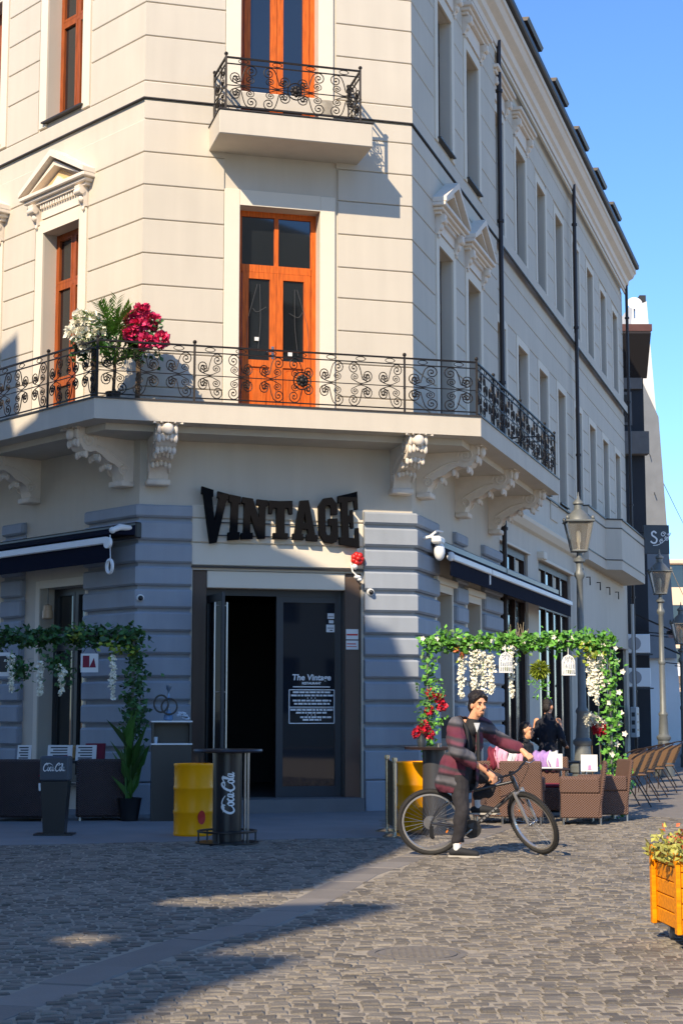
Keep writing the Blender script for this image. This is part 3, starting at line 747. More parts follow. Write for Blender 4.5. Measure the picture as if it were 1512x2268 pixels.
# ------------------------------------------------------------------ entrance
q = MB(); q.box(1.02, 3.50, -.32, .40, -.02, .2); bp('door_step', q, mat('grey stone step', (.17, .165, .16), .8, var=.1, bump=.2), FF)
M_bpanel = mat('brown glossy cladding', (.11, .078, .062), .15, coat=.5)
for u0, u1 in ((.845, 1.07), (3.28, 3.535)):
    q = MB(); q.cbox(u0, u1, .04, .25, .0, 3.695, .01); bp('door_jamb', q, M_bpanel, FF)
q = MB(); q.cbox(1.07, 3.28, .02, .25, 3.43, 3.695, .01); bp('lintel', q, M_trim, FF)
bp('drip_moulding', strip(.815, 3.57, [(0, 3.735), (.05, 3.735), (.05, 3.765), (0, 3.765)]), M_flash, FF)
bp('stucco_course', strip(.82, 3.565, [(-.01, 4.13), (.02, 4.13), (.03, 4.14), (.03, 4.48), (.02, 4.49), (-.01, 4.49)]), M_trim, FF)
bp('stucco_course', strip(.82, 3.565, [(-.01, 3.775), (.02, 3.775), (.03, 3.785), (.03, 4.10), (.02, 4.11), (-.01, 4.11)]), M_trim, FF)
bp('stucco_course', strip(.82, 3.565, [(-.01, 4.51), (.02, 4.51), (.03, 4.52), (.03, 4.70), (.02, 4.71), (-.01, 4.71)]), M_trim, FF)
M_dframe = mat('slate door frame', (.045, .05, .056), .4, .2)
q = MB(); q.box(1.07, 1.16, .24, .33, .2, 3.43); q.box(3.27, 3.36, .26, .335, .2, 3.43); q.box(1.16, 3.27, .24, .33, 3.33, 3.43)
door = bp('entrance_door', q, M_dframe, FF)
q = MB(); q.box(2.225, 2.335, .25, .31, .2, 3.33); q.box(3.18, 3.268, .25, .31, .2, 3.33); q.box(2.335, 3.18, .25, .31, .2, .37); q.box(2.335, 3.18, .25, .31, 3.24, 3.33)
leaf = put('door_leaf', q, M_dframe, door)
q = MB(); q.box(2.335, 3.18, .275, .285, .37, 3.24); put('pane', q, mat('door glass', (.012, .015, .022), .03, ior=1.6), leaf)
def flat_text(s, u, z, size, off=-.268, parent=leaf, shear=0., name='lettering', w=0.):
    m = text_mesh(s, size, .0006, shear, w); m.materials.append(M_text)
    return put(name, m, None, parent, (u, -off, z))
flat_text('The Vintage', 2.80, 2.02, .13, shear=.10, w=.0035)
flat_text('RESTAURANT', 2.80, 1.955, .05, w=.002)
q = MB()
def bar(u0, u1, z, t=.011): q.box(u0, u1, .266, .272, z-t/2, z+t/2)
bar(2.50, 3.10, 1.915, .016)
for z in (1.868, 1.345): bar(2.44, 3.17, z, .014)
for u in (2.44, 3.17): q.box(u-.007, u+.007, .266, .272, 1.345, 1.868)
for z, a, c in ((1.83, 2.5, 3.12), (1.78, 2.47, 3.15), (1.70, 2.5, 3.12), (1.65, 2.52, 3.1), (1.555, 2.46, 3.15), (1.51, 2.55, 3.06), (1.44, 2.62, 3.12), (1.40, 2.66, 2.96)):
    x = a
    while x < c:
        w = rnd(.03, .10); bar(x, min(c, x+w), z, .027); x += w + .014
bar(2.45, 3.16, 1.60, .008); bar(2.45, 3.16, 1.585, .008)
for x in (2.74, 2.80, 2.86): bar(x-.008, x+.008, 1.74, .014); bar(x-.008, x+.008, 1.475, .014)
put('lettering', q, M_text, leaf)
q = MB(); q.box(3.06, 3.17, .266, .272, 2.99, 3.08); q.box(3.08, 3.16, .266, .272, 2.92, 2.97); q.box(3.04, 3.175, .266, .272, 2.78, 2.90); put('notice', q, M_paper, leaf)
q = MB(); q.box(3.10, 3.14, .264, .267, 2.80, 2.815); q.box(3.06, 3.16, .264, .267, 2.84, 2.85); q.box(3.07, 3.16, .264, .267, 3.02, 3.03); put('lettering', q, M_satin, leaf)
q = MB(); q.box(3.30, 3.50, .03, .04, 2.66, 2.82); q.box(3.30, 3.50, .028, .04, 2.50, 2.64); o = bp('notice', q, M_paper, FF)
q = MB(); q.box(3.31, 3.49, .025, .03, 2.72, 2.745); q.box(3.31, 3.46, .025, .03, 2.58, 2.595); q.box(3.31, 3.47, .0245, .029, 2.54, 2.55); put('lettering', q, M_red, o)
# leaf swung open towards the street
q = MB(); q.box(0, .07, -.022, .022, 0, 3.1); q.box(.87, .94, -.022, .022, 0, 3.1); q.box(.07, .87, -.022, .022, 0, .16); q.box(.07, .87, -.022, .022, 2.98, 3.1)
ol = put('door_leaf', q, M_dframe, door, (1.13, .26, .22), radians(-86))
q = MB(); q.box(.07, .87, -.005, .005, .16, 2.98); put('pane', q, MATS['door glass'], ol)
for s in (-1, 1):
    q = MB(); q.tube([(.80, s*.09, .3), (.80, s*.09, 2.95)], .017, 8)
    for z in (.35, 1.6, 2.9): q.tube([(.80, s*.02, z), (.80, s*.09, z)], .012, 6)
    put('handle', q, M_steel, ol, smooth=40)
# the dim room behind
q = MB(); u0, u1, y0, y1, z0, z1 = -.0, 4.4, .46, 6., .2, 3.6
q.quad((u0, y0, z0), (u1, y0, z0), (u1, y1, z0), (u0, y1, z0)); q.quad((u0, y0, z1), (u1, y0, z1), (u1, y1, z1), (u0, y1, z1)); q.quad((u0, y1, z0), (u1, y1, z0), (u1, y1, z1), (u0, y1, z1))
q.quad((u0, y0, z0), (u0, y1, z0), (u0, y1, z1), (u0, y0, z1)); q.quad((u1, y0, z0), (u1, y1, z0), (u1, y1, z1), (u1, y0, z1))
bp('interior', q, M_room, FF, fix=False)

for u, z in ((1.87, 7.42), (2.42, 7.20)):
    q = MB(); q.box(u-.035, u+.035, .212, .216, z, z+.06); bp('sticker', q, M_paper, FF)
# sign letters ------------------------------------------------------------------------------------------
GL = {
 'V': [[(0,1),(.42,1),(.42,.88),(.37,.88),(.53,.36),(.66,.88),(.6,.88),(.6,1),(1,1),(1,.88),(.93,.88),(.63,0),(.40,0),(.07,.88),(0,.88)]],
 'I': [[(0,1),(1,1),(1,.84),(.8,.84),(.8,.16),(1,.16),(1,0),(0,0),(0,.16),(.2,.16),(.2,.84),(0,.84)]],
 'N': [[(0,1),(.40,1),(.68,.47),(.68,.86),(.58,.86),(.58,1),(1,1),(1,.86),(.91,.86),(.91,0),(.66,0),(.32,.62),(.32,.14),(.43,.14),(.43,0),(0,0),(0,.14),(.09,.14),(.09,.86),(0,.86)]],
 'T': [[(0,1),(1,1),(1,.66),(.88,.66),(.84,.82),(.66,.82),(.66,.14),(.8,.14),(.8,0),(.2,0),(.2,.14),(.34,.14),(.34,.82),(.16,.82),(.12,.66),(0,.66)]],
 'A': [[(.33,1),(.67,1),(.92,.14),(1,.14),(1,0),(.58,0),(.58,.14),(.66,.14),(.62,.28),(.38,.28),(.34,.14),(.42,.14),(.42,0),(0,0),(0,.14),(.08,.14)], [(.42,.42),(.5,.74),(.58,.42)]],
 'G': [[(.28,1),(.72,1),(1,.84),(1,.62),(.69,.62),(.69,.76),(.62,.84),(.40,.84),(.33,.76),(.33,.24),(.4,.16),(.62,.16),(.69,.24),(.69,.38),(.54,.38),(.54,.53),(1,.53),(1,.14),(.9,.04),(.72,0),(.28,0),(0,.16),(0,.84)]],
 'E': [[(0,1),(1,1),(1,.68),(.87,.68),(.82,.85),(.46,.85),(.46,.58),(.60,.58),(.63,.68),(.73,.68),(.73,.34),(.63,.34),(.60,.44),(.46,.44),(.46,.15),(.82,.15),(.87,.34),(1,.34),(1,0),(0,0),(0,.14),(.14,.14),(.14,.86),(0,.86)]]}
SIGN = thing('shop_sign', 'black raised slab-serif letters VINTAGE arched over the entrance', 'sign', FF.pt(2.18, .1, 4.5), FF.ang)
zt = lambda u: 4.79 + .195*((u-2.18)/1.26)**2 + (.005 if u > 2.2 else 0)
zb = lambda u: 4.205 - .105*((u-2.18)/1.26)**2 - (.02 if u < 1.3 else 0)
for ch, a, c in (('V', 120, 277), ('I', 285, 350), ('N', 362, 512), ('T', 522, 660), ('A', 664, 806), ('G', 822, 932), ('E', 944, 1058)):
    u0, u1 = .926+(a-120)*.002683, .926+(c-120)*.002683; sp = []
    for poly in GL[ch]:
        P = []
        for i, p in enumerate(poly):
            p2 = poly[(i+1) % len(poly)]
            for k in range(4):
                x, y = p[0]+(p2[0]-p[0])*k/4, p[1]+(p2[1]-p[1])*k/4
                u = u0+(u1-u0)*x; u += (y-.5)*(u-2.18)*-.03
                P.append((u-2.18, zb(u)+(zt(u)-zb(u))*y-4.5))
        sp.append(P)
    m = curve_mesh(sp, .045, .004); m.materials.append(mat('black sign lacquer', (.004, .004, .005), .7, spec=.1)); put('letter_'+ch.lower(), m, None, SIGN, (0, -.03, 0))
q = MB()
for z in (4.44, 4.24): q.box(-1.1, 1.15, .035, .05, z-4.5-.008, z-4.5+.008)
put('mounting_rail', q, M_satin, SIGN)

# awnings -------------------------------------------------------------------------------------------------
AW = thing('awning', 'rolled dark navy awning with white front bar over the left terrace', 'awning', LF.pt(0, 0, 4.1), LF.ang)
q = MB(); q.prism([(-.06, .28), (-.55, .10), (-.55, .085), (-.06, .10)], -7., .1, 'x'); put('canopy', q, M_awn, AW)
q = MB(); q.prism([(-.54, .02), (-.555, .02), (-.55, -.33), (-.535, -.33)], -7., .05, 'x'); put('valance', q, M_awn, AW)
q = MB(); q.cbox(-7., -.02, -.60, -.52, -.06, .05, .015); put('front_bar', q, M_white, AW)
q = MB(); q.cbox(-7., .12, -.14, -.02, .05, .3, .02); put('cassette', q, M_black, AW)
q = MB(); q.tube([(.06, -.2, .2), (.14, -.45, .19), (.17, -.58, .14)], [.04, .05, .04], 10); q.ell((.17, -.6, .13), .05); put('bracket', q, M_white, AW, smooth=50)
q = MB(); q.lathe([(.03, 0), (.085, 0), (.085, .05), (.03, .05)], 16, Matrix.Translation((.12, -.62, -.06)) @ Matrix.Rotation(pi/2, 4, 'X')); q.tube([(.14, -.62, .06), (.17, -.63, -.3)], .007, 5); put('crank', q, M_white, AW, smooth=40)
q = MB(); q.tube([(.17+.075*cos(t*pi/8), -.64, -.42+.1*sin(t*pi/8)) for t in range(16)], .026, 8, True); put('strap_ring', q, M_white, AW, smooth=60)
AW = thing('awning', 'half open dark navy awning with white bar above the right terrace', 'awning', RF.pt(0, 0, 4.05), RF.ang)
q = MB(); q.prism([(-.05, .30), (-.38, .06), (-.38, .045), (-.05, .28)], .85, 13.1, 'x'); put('canopy', q, M_awn, AW)
q = MB(); q.prism([(-.39, -.01), (-.405, -.01), (-.40, -.29), (-.385, -.29)], .95, 13.1, 'x'); put('valance', q, M_awn, AW)
for a, c in ((.93, 3.98), (4.06, 13.1)):
    q = MB(); q.cbox(a, c, -.45, -.36, -.035, .07, .015); put('front_bar', q, M_white, AW)
q = MB(); q.cbox(3.96, 4.02, -.42, -.37, -.22, -.04, .01); q.ell((.92, -.41, .02), (.05, .07, .08)); put('bar_end', q, M_white, AW)
q = MB(); q.cbox(.8, 13.1, -.12, -.02, .2, .36, .02); put('cassette', q, M_black, AW)
FLOOD = thing('floodlight', 'white security camera and floodlight on the right corner of the building', 'camera', RF.pt(.32, .1, 4.22), RF.ang)
q = MB(); q.tube([(-.0, 0, .1), (0, -.14, .12), (-.06, -.24, .06)], .03, 8); put('bracket', q, M_white, FLOOD, smooth=50)
q = MB(); q.cbox(-.3, .02, -.36, -.20, -.02, .10, .03); put('camera_body', q, M_white, FLOOD)
q = MB(); q.ell((-.14, -.30, -.14), (.09, .09, .15)); put('dome', q, M_white, FLOOD, smooth=60)
q = MB(); q.tube([(0, -.1, .12), (.05, -.22, .22), (.10, -.3, .2)], .022, 6); put('arm', q, M_white, FLOOD, smooth=60)
AL = thing('alarm_bell', 'red flower shaped alarm siren with small white cameras right of the sign letters', 'siren', FF.pt(3.44, .0, 3.92), FF.ang)
q = MB()
for k in range(7): q.ell((.06*cos(k*.9), -.14-.01*(k % 2), .06*sin(k*.9)), (.055, .05, .055), 9, 6)
q.ell((0, -.18, 0), .045, 8, 6); put('siren', q, M_red, AL, smooth=60)
q = MB(); q.tube([(0, .0, 0), (0, -.12, 0)], .03, 8); q.tube([(.02, -.06, .05), (.03, -.05, .35)], .012, 6); put('bracket', q, M_white, AL, smooth=60)
q = MB(); q.tube([(-.09, -.06, -.05), (-.07, -.1, -.2), (-.0, -.1, -.26)], .014, 6); q.ell((-.04, -.13, -.12), (.045, .06, .05)); q.ell((-.0, -.14, -.29), (.06, .05, .035)); q.ell((.03, -.15, -.33), (.04, .05, .03)); put('small_camera', q, M_white, AL, smooth=60)
def cctv(f, u, z, label):
    t = thing('dome_camera', label, 'camera', f.pt(u, .085, z), f.ang)
    q = MB(); q.lathe([(.06, 0), (.06, .03), (.05, .06)], 14, Matrix.Rotation(pi/2, 4, 'X')); put('mount', q, M_white, t, smooth=40)
    q = MB(); q.ell((0, -.07, -.005), (.04, .04, .04)); put('lens', q, M_black, t, smooth=60)
cctv(FF, 3.66, 3.40, 'small round white camera on the rustic blocks right of the door')
cctv(FF, .02, 3.24, 'small white camera on the rustic blocks at the left corner')

# ------------------------------------------------------------------ street lamps
def street_lamp(loc, label, scale=1.):
    t = thing('street_lamp', label, 'street lamp', loc, 0, 'lantern street lamps along the side street')
    q = MB(); q.lathe([(.21, 0), (.21, .28), (.17, .32), (.17, .40), (.20, .43), (.20, .55), (.14, .62), (.12, .95), (.15, 1.0), (.15, 1.06), (.105, 1.12), (.085, 1.6), (.10, 1.64), (.10, 1.68), (.068, 1.74), (.060, 3.0)], 16, Matrix.Diagonal((1.3, 1.3, 1, 1))); put('base', q, M_lampm, t, smooth=40)
    q = MB(); q.lathe([(.060, 3.0), (.075, 3.03), (.075, 3.10), (.055, 3.14), (.052, 4.35), (.085, 4.42), (.085, 4.48), (.05, 4.55), (.05, 4.68), (.09, 4.72), (.09, 4.76), (.045, 4.8), (.04, 4.92)], 14, Matrix.Diagonal((1.3, 1.3, 1, 1))); put('pole', q, M_lampm, t, smooth=40)
    h = thing0 = MB()
    h.cbox(-.16, .16, -.16, .16, 4.92, 4.96, .01)
    for sx in (-1, 1):
        for sy in (-1, 1): h.tube([(sx*.15, sy*.15, 4.96), (sx*.26, sy*.26, 5.53)], .014, 6)
    h.cbox(-.30, .30, -.30, .30, 5.53, 5.57, .01)
    for sx, sy in ((-1, -1), (1, -1), (-1, 1), (1, 1)): h.ell((sx*.26, sy*.26, 5.61), (.04, .04, .05), 8, 6)
    put('lantern_frame', h, M_lampm, t)
    q = MB(); q.lathe([(.27, 5.57), (.25, 5.63), (.16, 5.74), (.09, 5.80), (.085, 5.90), (.12, 5.92), (.11, 5.96), (.04, 6.02), (.015, 6.1), (.01, 6.17)], 12); put('lantern_roof', q, M_lampm, t, smooth=35)
    for k in range(4):
        a = k*pi/2; M = Matrix.Rotation(a, 4, 'Z'); q = MB()
        q.add([(-.14, -.145, 4.965), (.14, -.145, 4.965), (.245, -.25, 5.525), (-.245, -.25, 5.525)], [(0, 1, 2, 3)], M); put('lantern_pane', q, M_lampg, t)
    q = MB(); q.lathe([(.03, 4.96), (.03, 5.1), (.05, 5.14), (.05, 5.3), (.03, 5.36)], 10); put('bulb', q, M_bulb, t, smooth=40)
    t.scale = (scale,)*3; return t
street_lamp((4.56, 31.0, 0), 'grey cast iron lantern lamp post rising behind the flower arch', .93)
street_lamp((7.77, 39.5, 0), 'grey lantern lamp post farther down the street by the sign board', .89)
street_lamp((9.66, 46.2, -1.3), 'lantern cut off by the right edge of the picture', .965)

# ------------------------------------------------------------------ neighbours down the street
M_dk = mat('dark grey render', (.028, .03, .036), .85, var=.15, vs=1.)  # darkness of the shaded house is put into this base colour
M_pw = mat('weathered white render', (.62, .60, .57), .85, var=.06, vs=.8, stain=.12, ss=.5)
NB = thing('dark_house', 'dark narrow house with red eave behind the end of the cream building', 'house', (10.0, 57., 0))
def nbox(x0, x1, y0, y1, z0, z1):
    b = MB(); b.box(x0, x1, y0, y1, z0, z1); return b
M_boards = mat('weathered grey boards', (.16, .145, .135), .85, var=.2, vs=3)
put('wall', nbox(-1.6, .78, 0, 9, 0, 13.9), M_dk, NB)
q = MB(); q.prism([(-1.0, 14.9), (-1.0, 15.15), (9, 16.2), (9, 15.9)], -1.6, .95, 'x'); put('roof', q, mat('old red tiles', (.09, .035, .03), .8, var=.2, vs=3), NB)
q = MB(); q.prism([(-1.0, 14.88), (.0, 13.9), (.0, 13.4), (-.1, 13.4), (-1.05, 14.8)], -1.6, .9, 'x'); put('eave_soffit', q, mat('tarred soffit', (.014, .011, .012), .9), NB)
put('beam', nbox(-1.6, .72, -.12, .0, 13.0, 13.4), M_boards, NB)
put('window', nbox(-.35, .35, -.05, .0, 11.7, 12.9), M_boards, NB); put('pane', nbox(-.25, .25, -.06, -.052, 11.8, 12.8), M_room, NB)
put('ledge', nbox(-1.6, .85, -.5, .0, 10.6, 11.4), M_boards, NB)
for z in (3.2, 6.4): put('window', nbox(-.6, .3, -.04, .0, z, z+1.9), M_room, NB)
put('chimney', nbox(-.95, -.25, 1.0, 1.8, 15.2, 17.0), mat('dark flue', (.05, .06, .08), .5), NB)
q = MB(); q.tube([(-.6, -.2, 0), (-.6, -.2, 14.2)], .05, 8); put('downpipe', q, mat('pale grey pipe', (.3, .3, .3), .5), NB)
DISH = thing('satellite_dish', 'white satellite dish on the roof of the dark house', 'satellite dish', (10.75, 58.2, 15.9))
q = MB(); q.lathe([(.001, .22), (.3, .16), (.55, .02), (.6, 0), (.55, -.03), (.3, .1), (.001, .16)], 18, Matrix.Translation((0, -.1, .55)) @ Matrix.Rotation(radians(65), 4, 'X') @ Matrix.Scale(.45, 4), False); put('dish', q, M_white, DISH, smooth=60)
q = MB(); q.tube([(0, 0, 0), (0, 0, .55)], .03, 6); put('mast', q, M_steel, DISH)
WH = thing('white_building', 'tall white blank-walled building rising behind the dark house', 'building', (15.0, 75, 0))
q = MB(); q.add([(-3.2, 0, 0), (.6, -.4, 0), (-.62, -.3, 20.8), (-1.2, 0, 20.9), (-3.2, 12, 0), (.6, 14, 0), (-.62, 14, 20.8), (-1.2, 12, 20.9)], [(0,1,2,3),(1,5,6,2),(5,4,7,6),(4,0,3,7),(3,2,6,7)]); put('wall', q, M_pw, WH)
q = MB()
for z in (9., 12.6): q = MB(); q.box(-.9, .08-(z-9)*.06, -.46, -.35, z, z+.04); put('conduit', q, M_pw, WH)
for x, z in ((-.45, 14.2), (-.2, 10.3), (-.3, 12.2)): q = MB(); q.box(x-.06, x+.06, -.5, -.3, z, z+.2); put('vent', q, M_satin, WH)
q = MB(); q.prism([(-1.4, 17.3), (-1.15, 17.3), (-.25, 15.2), (.05, 9.4), (.3, 4), (-3, 4), (-3, 15)], -.62, -.5, 'y'); put('shade_panel', q, mat('shaded wall grey', (.17, .18, .19), .9, var=.15, vs=1.5), WH)  # grey sheet stands in for the shade on the lower wall
q = MB(); q.box(-.95, -.65, -.3, 1, 20.8, 21.1); put('parapet', q, M_dk, WH)
SB = thing('hanging_sign', 'dark square projecting sign board with curly white letter S', 'sign', RF.pt(26.4, .62, 6.95), radians(6))
q = MB(); q.cbox(-.2, .92, -.05, .05, -.62, .62, .01); put('board', q, mat('slate sign board', (.05, .06, .068), .5), SB)
q = MB(); fn = lambda x, y: (x, -.056, y)
S_ = spline([(.42, .28), (.30, .36), (.18, .30), (.20, .18), (.34, .10), (.44, .0), (.38, -.14), (.22, -.16), (.10, -.08)], 6)
ribbon(q, [(p.x*.8+.02, p.y*.95) for p in [V((a[0], a[1])) for a in S_]], .035, fn)
for cx, cy, r, t0 in ((.66, .22, .12, 0), (.82, .05, .10, 2.), (.58, -.08, .10, 1.), (.92, .24, .07, 3.)):
    ribbon(q, [(cx+r*(1-t/26)*cos(t0+t*.45), cy+r*(1-t/26)*sin(t0+t*.45)) for t in range(20)], .016, fn)
ribbon(q, [(p[0], p[1]) for p in spline([(.2, -.26), (.45, -.22), (.7, -.05), (.9, .12), (1.0, .3)], 6)], .014, fn)
put('lettering', q, M_text, SB)
q = MB(); q.tube([(-.2, 0, .3), (-.7, 0, .3)], .02, 6); put('bracket', q, M_iron, SB); SB.scale = (.74, .74, .74); SB.location.x += .1
# side awnings and parasols far down the street
def far_awning(u, off, z, w, label):
    t = thing('far_awning', label, 'awning', RF.pt(u, off, z), RF.ang, 'dark awnings down the street')
    q = MB(); q.prism([(0, .7), (-1.5, .0), (-1.5, -.25), (-1.47, -.25), (-1.47, -.03), (0, .64)], 0, w, 'x'); put('canopy', q, mat('charcoal awning', (.03, .028, .028), .85), t)
    q = MB(); q.tube([(.1, 0, .1), (.1, -1.4, -.05)], .02, 5); q.tube([(w-.1, 0, .1), (w-.1, -1.4, -.05)], .02, 5); put('arm', q, M_satin, t)
far_awning(29.0, -.1, 4.1, 3.0, 'nearest dark shop awning beyond the cream building'); far_awning(33.5, .3, 3.2, 4.5, 'farther low dark shop awning at the street end')
PEND = thing('shop_banner', 'striped pink and white hanging shop lantern beside the far lamp post', 'banner', RF.pt(30.5, 1.2, 4.2))
q = MB(); q.lathe([(.05, -.22), (.34, -.16), (.40, 0), (.34, .16), (.05, .22)], 14); put('shade', q, mat('pale pink stripe', (.62, .45, .48), .7), PEND, smooth=60)
q = MB(); q.lathe([(.403, -.05), (.41, 0), (.403, .05)], 14, None, False); put('stripe', q, M_dk, PEND)
def ac_unit(u, z, label):
    t = thing('air_conditioner', label, 'air conditioner', RF.pt(u, .02, z), RF.ang + radians(-75), 'air conditioners on the end wall')
    q = MB(); q.cbox(-.42, .42, -.15, .15, 0, .62, .02); put('casing', q, M_white, t)
    q = MB(); q.lathe([(.22, 0), (.22, .02), (.02, .02)], 16, Matrix.Translation((-.1, -.152, .31)) @ Matrix.Rotation(pi/2, 4, 'X')); put('fan_grille', q, mat('grey fan grille', (.3, .3, .31), .6), t)
    q = MB(); q.box(-.5, .5, -.17, .2, -.06, -.02); put('bracket', q, M_satin, t)
ac_unit(28.6, 3.45, 'upper white air conditioner on the wall beyond the cream building'); ac_unit(28.6, 2.35, 'lower white air conditioner on the wall beyond the cream building')
MB_ = thing('meter_box', 'grey electricity meter box with marks at the end of the facade', 'meter box', R2.pt(26.9, .14, .75), R2.ang)
q = MB(); q.cbox(-.35, .35, -.2, 0, 0, .95, .02); put('casing', q, mat('pale grey steel', (.42, .43, .42), .5), MB_)
q = MB()
for k in range(3): q.box(-.355, -.352, -.15, -.05, .15+k*.25, .28+k*.25)
for k in range(3): q.box(-.2, .2, -.203, -.2, .2+k*.25, .26+k*.25)
put('label_plate', q, M_satin, MB_)
q = MB(); q.tube([(0, -.1, .95), (0, -.1, 4.2)], .05, 8); put('conduit', q, mat('pale grey steel', (.42, .43, .42), .5), MB_)
q = MB(); q.tube(spline([(14.4, 74, 11.6), (18, 90, 10.4), (27, 127, 10.2)], 8), .025, 5); tag(put('overhead_cable', q, M_black), 'lower thin cable above the far houses at the right edge', 'cable')
q = MB(); q.tube(spline([(14.2, 74, 13.4), (19, 90, 12.2), (27, 120, 12.4)], 8), .02, 5); tag(put('overhead_cable', q, M_black), 'upper thin cable sloping down across the sky at the right edge', 'cable')
# pale houses closing the view
def far_house(x, y, w, d, h, col, label, floors=4):
    t = thing('far_house', label, 'house', (x, y, 0), 0, 'pale houses at the end of the street')
    m = mat('render_%d' % int(x*10), col, .85, var=.06, vs=.3)
    b = wall(-w/2, w/2, 0, h, [(-w/2+.9+k*2.2, -w/2+2.1+k*2.2, 1.2+f*3.4, 3.2+f*3.4) for k in range(int((w-1)/2.2)) for f in range(floors)], .3)
    b.quad((-w/2, 0, 0), (-w/2, d, 0), (-w/2, d, h), (-w/2, 0, h)); b.quad((w/2, 0, 0), (w/2, d, 0), (w/2, d, h), (w/2, 0, h)); b.quad((-w/2, 0, h), (w/2, 0, h), (w/2, d, h), (-w/2, d, h)); b.quad((-w/2, .35, 0), (w/2, .35, 0), (w/2, .35, h), (-w/2, .35, h))
    put('wall', b, m, t, fix=False)
    for k in range(int((w-1)/2.2)):
        for f in range(floors):
            q = MB(); q.box(-w/2+.9+k*2.2, -w/2+2.1+k*2.2, .2, .25, 1.2+f*3.4, 3.2+f*3.4); put('window', q, M_glass, t)
    q = MB(); q.cbox(-w/2-.2, w/2+.2, -.4, .3, h, h+.4, .1); put('cornice', q, m, t)
    q = MB(); q.box(-w/2, w/2, -1.1, 0, 4.4, 4.6); q.box(-w/2, w/2, -1.1, -1.05, 4.6, 5.4); put('balcony', q, M_white, t)
far_house(29.5, 128, 9, 8, 13.2, (.75, .55, .38), 'peach coloured house at the far right end of the street')
far_house(40, 118, 9, 8, 15.5, (.70, .64, .55), 'cream house beyond the right edge of the street end')
far_house(27.5, 165, 8, 8, 20.6, (.72, .6, .48), 'taller pale house behind the peach coloured one', 5)
# wall of low dark trees closing the street at ground level
HD = thing('far_hedge', 'dark hedge and fence closing the far end of the street', 'hedge', (20.5, 88, 0))
b = MB()
for k in range(1600):
    p = (rnd(-5, 5.), rnd(-1, 1.2), rnd(.1, 3.3)*rnd(.6, 1)); b.leaf(p, V((rnd(-1, 1), rnd(-1, .2), rnd(-.6, .6))).normalized()*.34, .13, (rnd(-1, 1), rnd(-1, 1), 1))
put('foliage', b, M_leafd, HD, fix=False, kind='stuff')
# house across the square, left of and behind the camera: unseen, its outline cut to throw the shade on the entrance
OPP = thing('unseen_shade_house', 'added unseen house across the square on the left, cut to throw shade on the entrance', 'house', (-6.03, 11.6, 0))
dA = V((-9.3+6.03, -7.4-11.6, 0)).normalized()
prof = [(0, 0), (0, 14.5), (2., 14.6), (4.5, 15.0), (9.6, 15.1), (11.95, 14.95), (14.93, 14.40), (12.1, 11.5), (12.3, 11.4), (15.38, 13.64), (16.72, 14.86), (19.1, 16.95), (19.45, 17.0), (19.45, 16.3), (19.15, 15.6), (19.2, 15.1), (18.9, 14.55), (21.1, 16.3), (21.5, 16.35), (21.4, 15.4), (22.3, 15.2), (34, 15.2), (34, 0)]
Mo = Matrix.Rotation(atan2(dA.y, dA.x), 4, 'Z')
M_opp = mat('unseen house ochre render', (.50, .40, .28), .85, var=.06, vs=.5)
cmw = curve_mesh([prof, [(14.0, 11.1), (14.0, 11.3), (14.7, 11.9), (16.45, 13.1), (16.65, 12.95), (15.3, 11.9)]], .175); cmw.transform(Mo @ Matrix.Translation((0, .175, 0))); cmw.materials.append(M_opp); put('unseen_street_wall', cmw, None, OPP)
for k in range(8):
    for f in range(3):
        q = MB(); q.box(2.+k*3.4, 3.2+k*3.4, .35, .37, 1.2+f*3.7, 3.3+f*3.7, Mo); put('window', q, M_glass, OPP)  # window of the unseen shade house
dB = V((-.909, .417, 0)); Mo2 = Matrix.Rotation(atan2(dB.y, dB.x), 4, 'Z')
prof = [(0, 0), (30, 0), (30, 15.6), (7.2, 15.9), (7.0, 18.7), (6.2, 18.7), (6.0, 15.9), (5.0, 15.7), (4.8, 15.1), (4.2, 15.1), (4.0, 15.65), (2.5, 15.6), (2.2, 14.85), (1.6, 14.7), (.8, 14.8), (0, 14.75)]
b = MB(); b.prism(prof, 0, -.35, 'y', Mo2); put('unseen_side_wall', b, M_opp, OPP)
for k in range(6):
    for f in range(3):
        q = MB(); q.box(2.+k*3.4, 3.2+k*3.4, -.37, -.352, 1.2+f*3.7, 3.3+f*3.7, Mo2); put('window', q, M_glass, OPP)  # window of the unseen shade house
RH = thing('unseen_reflection_house', 'added unseen tall house on the far side of the square, reflected dark in the door glass', 'house', (22, -14, 0))  # unseen, placed so the lower balcony-door glass reflects a dark wall
b = wall(-13, 13, 0, 23, [(-12+k*3.2, -10.6+k*3.2, 1.5+f*3.9, 3.9+f*3.9) for k in range(8) for f in range(5)], .3); b2 = b
put('wall', b, M_opp, RH, rz=radians(160), fix=False)  # wall of the unseen house for the dark reflection
for k in range(8):
    for f in range(5): q = MB(); q.box(-12+k*3.2, -10.6+k*3.2, .2, .26, 1.5+f*3.9, 3.9+f*3.9); put('window', q, M_room, RH, rz=radians(160))  # window of the unseen house for the dark reflection
b = MB(); b.prism([(.4, -.4), (30, -.4), (30, -9), (.4, -9)], 9.6, 10, 'z', Mo); put('roof', b, M_flash, OPP)  # roof of the unseen shade house

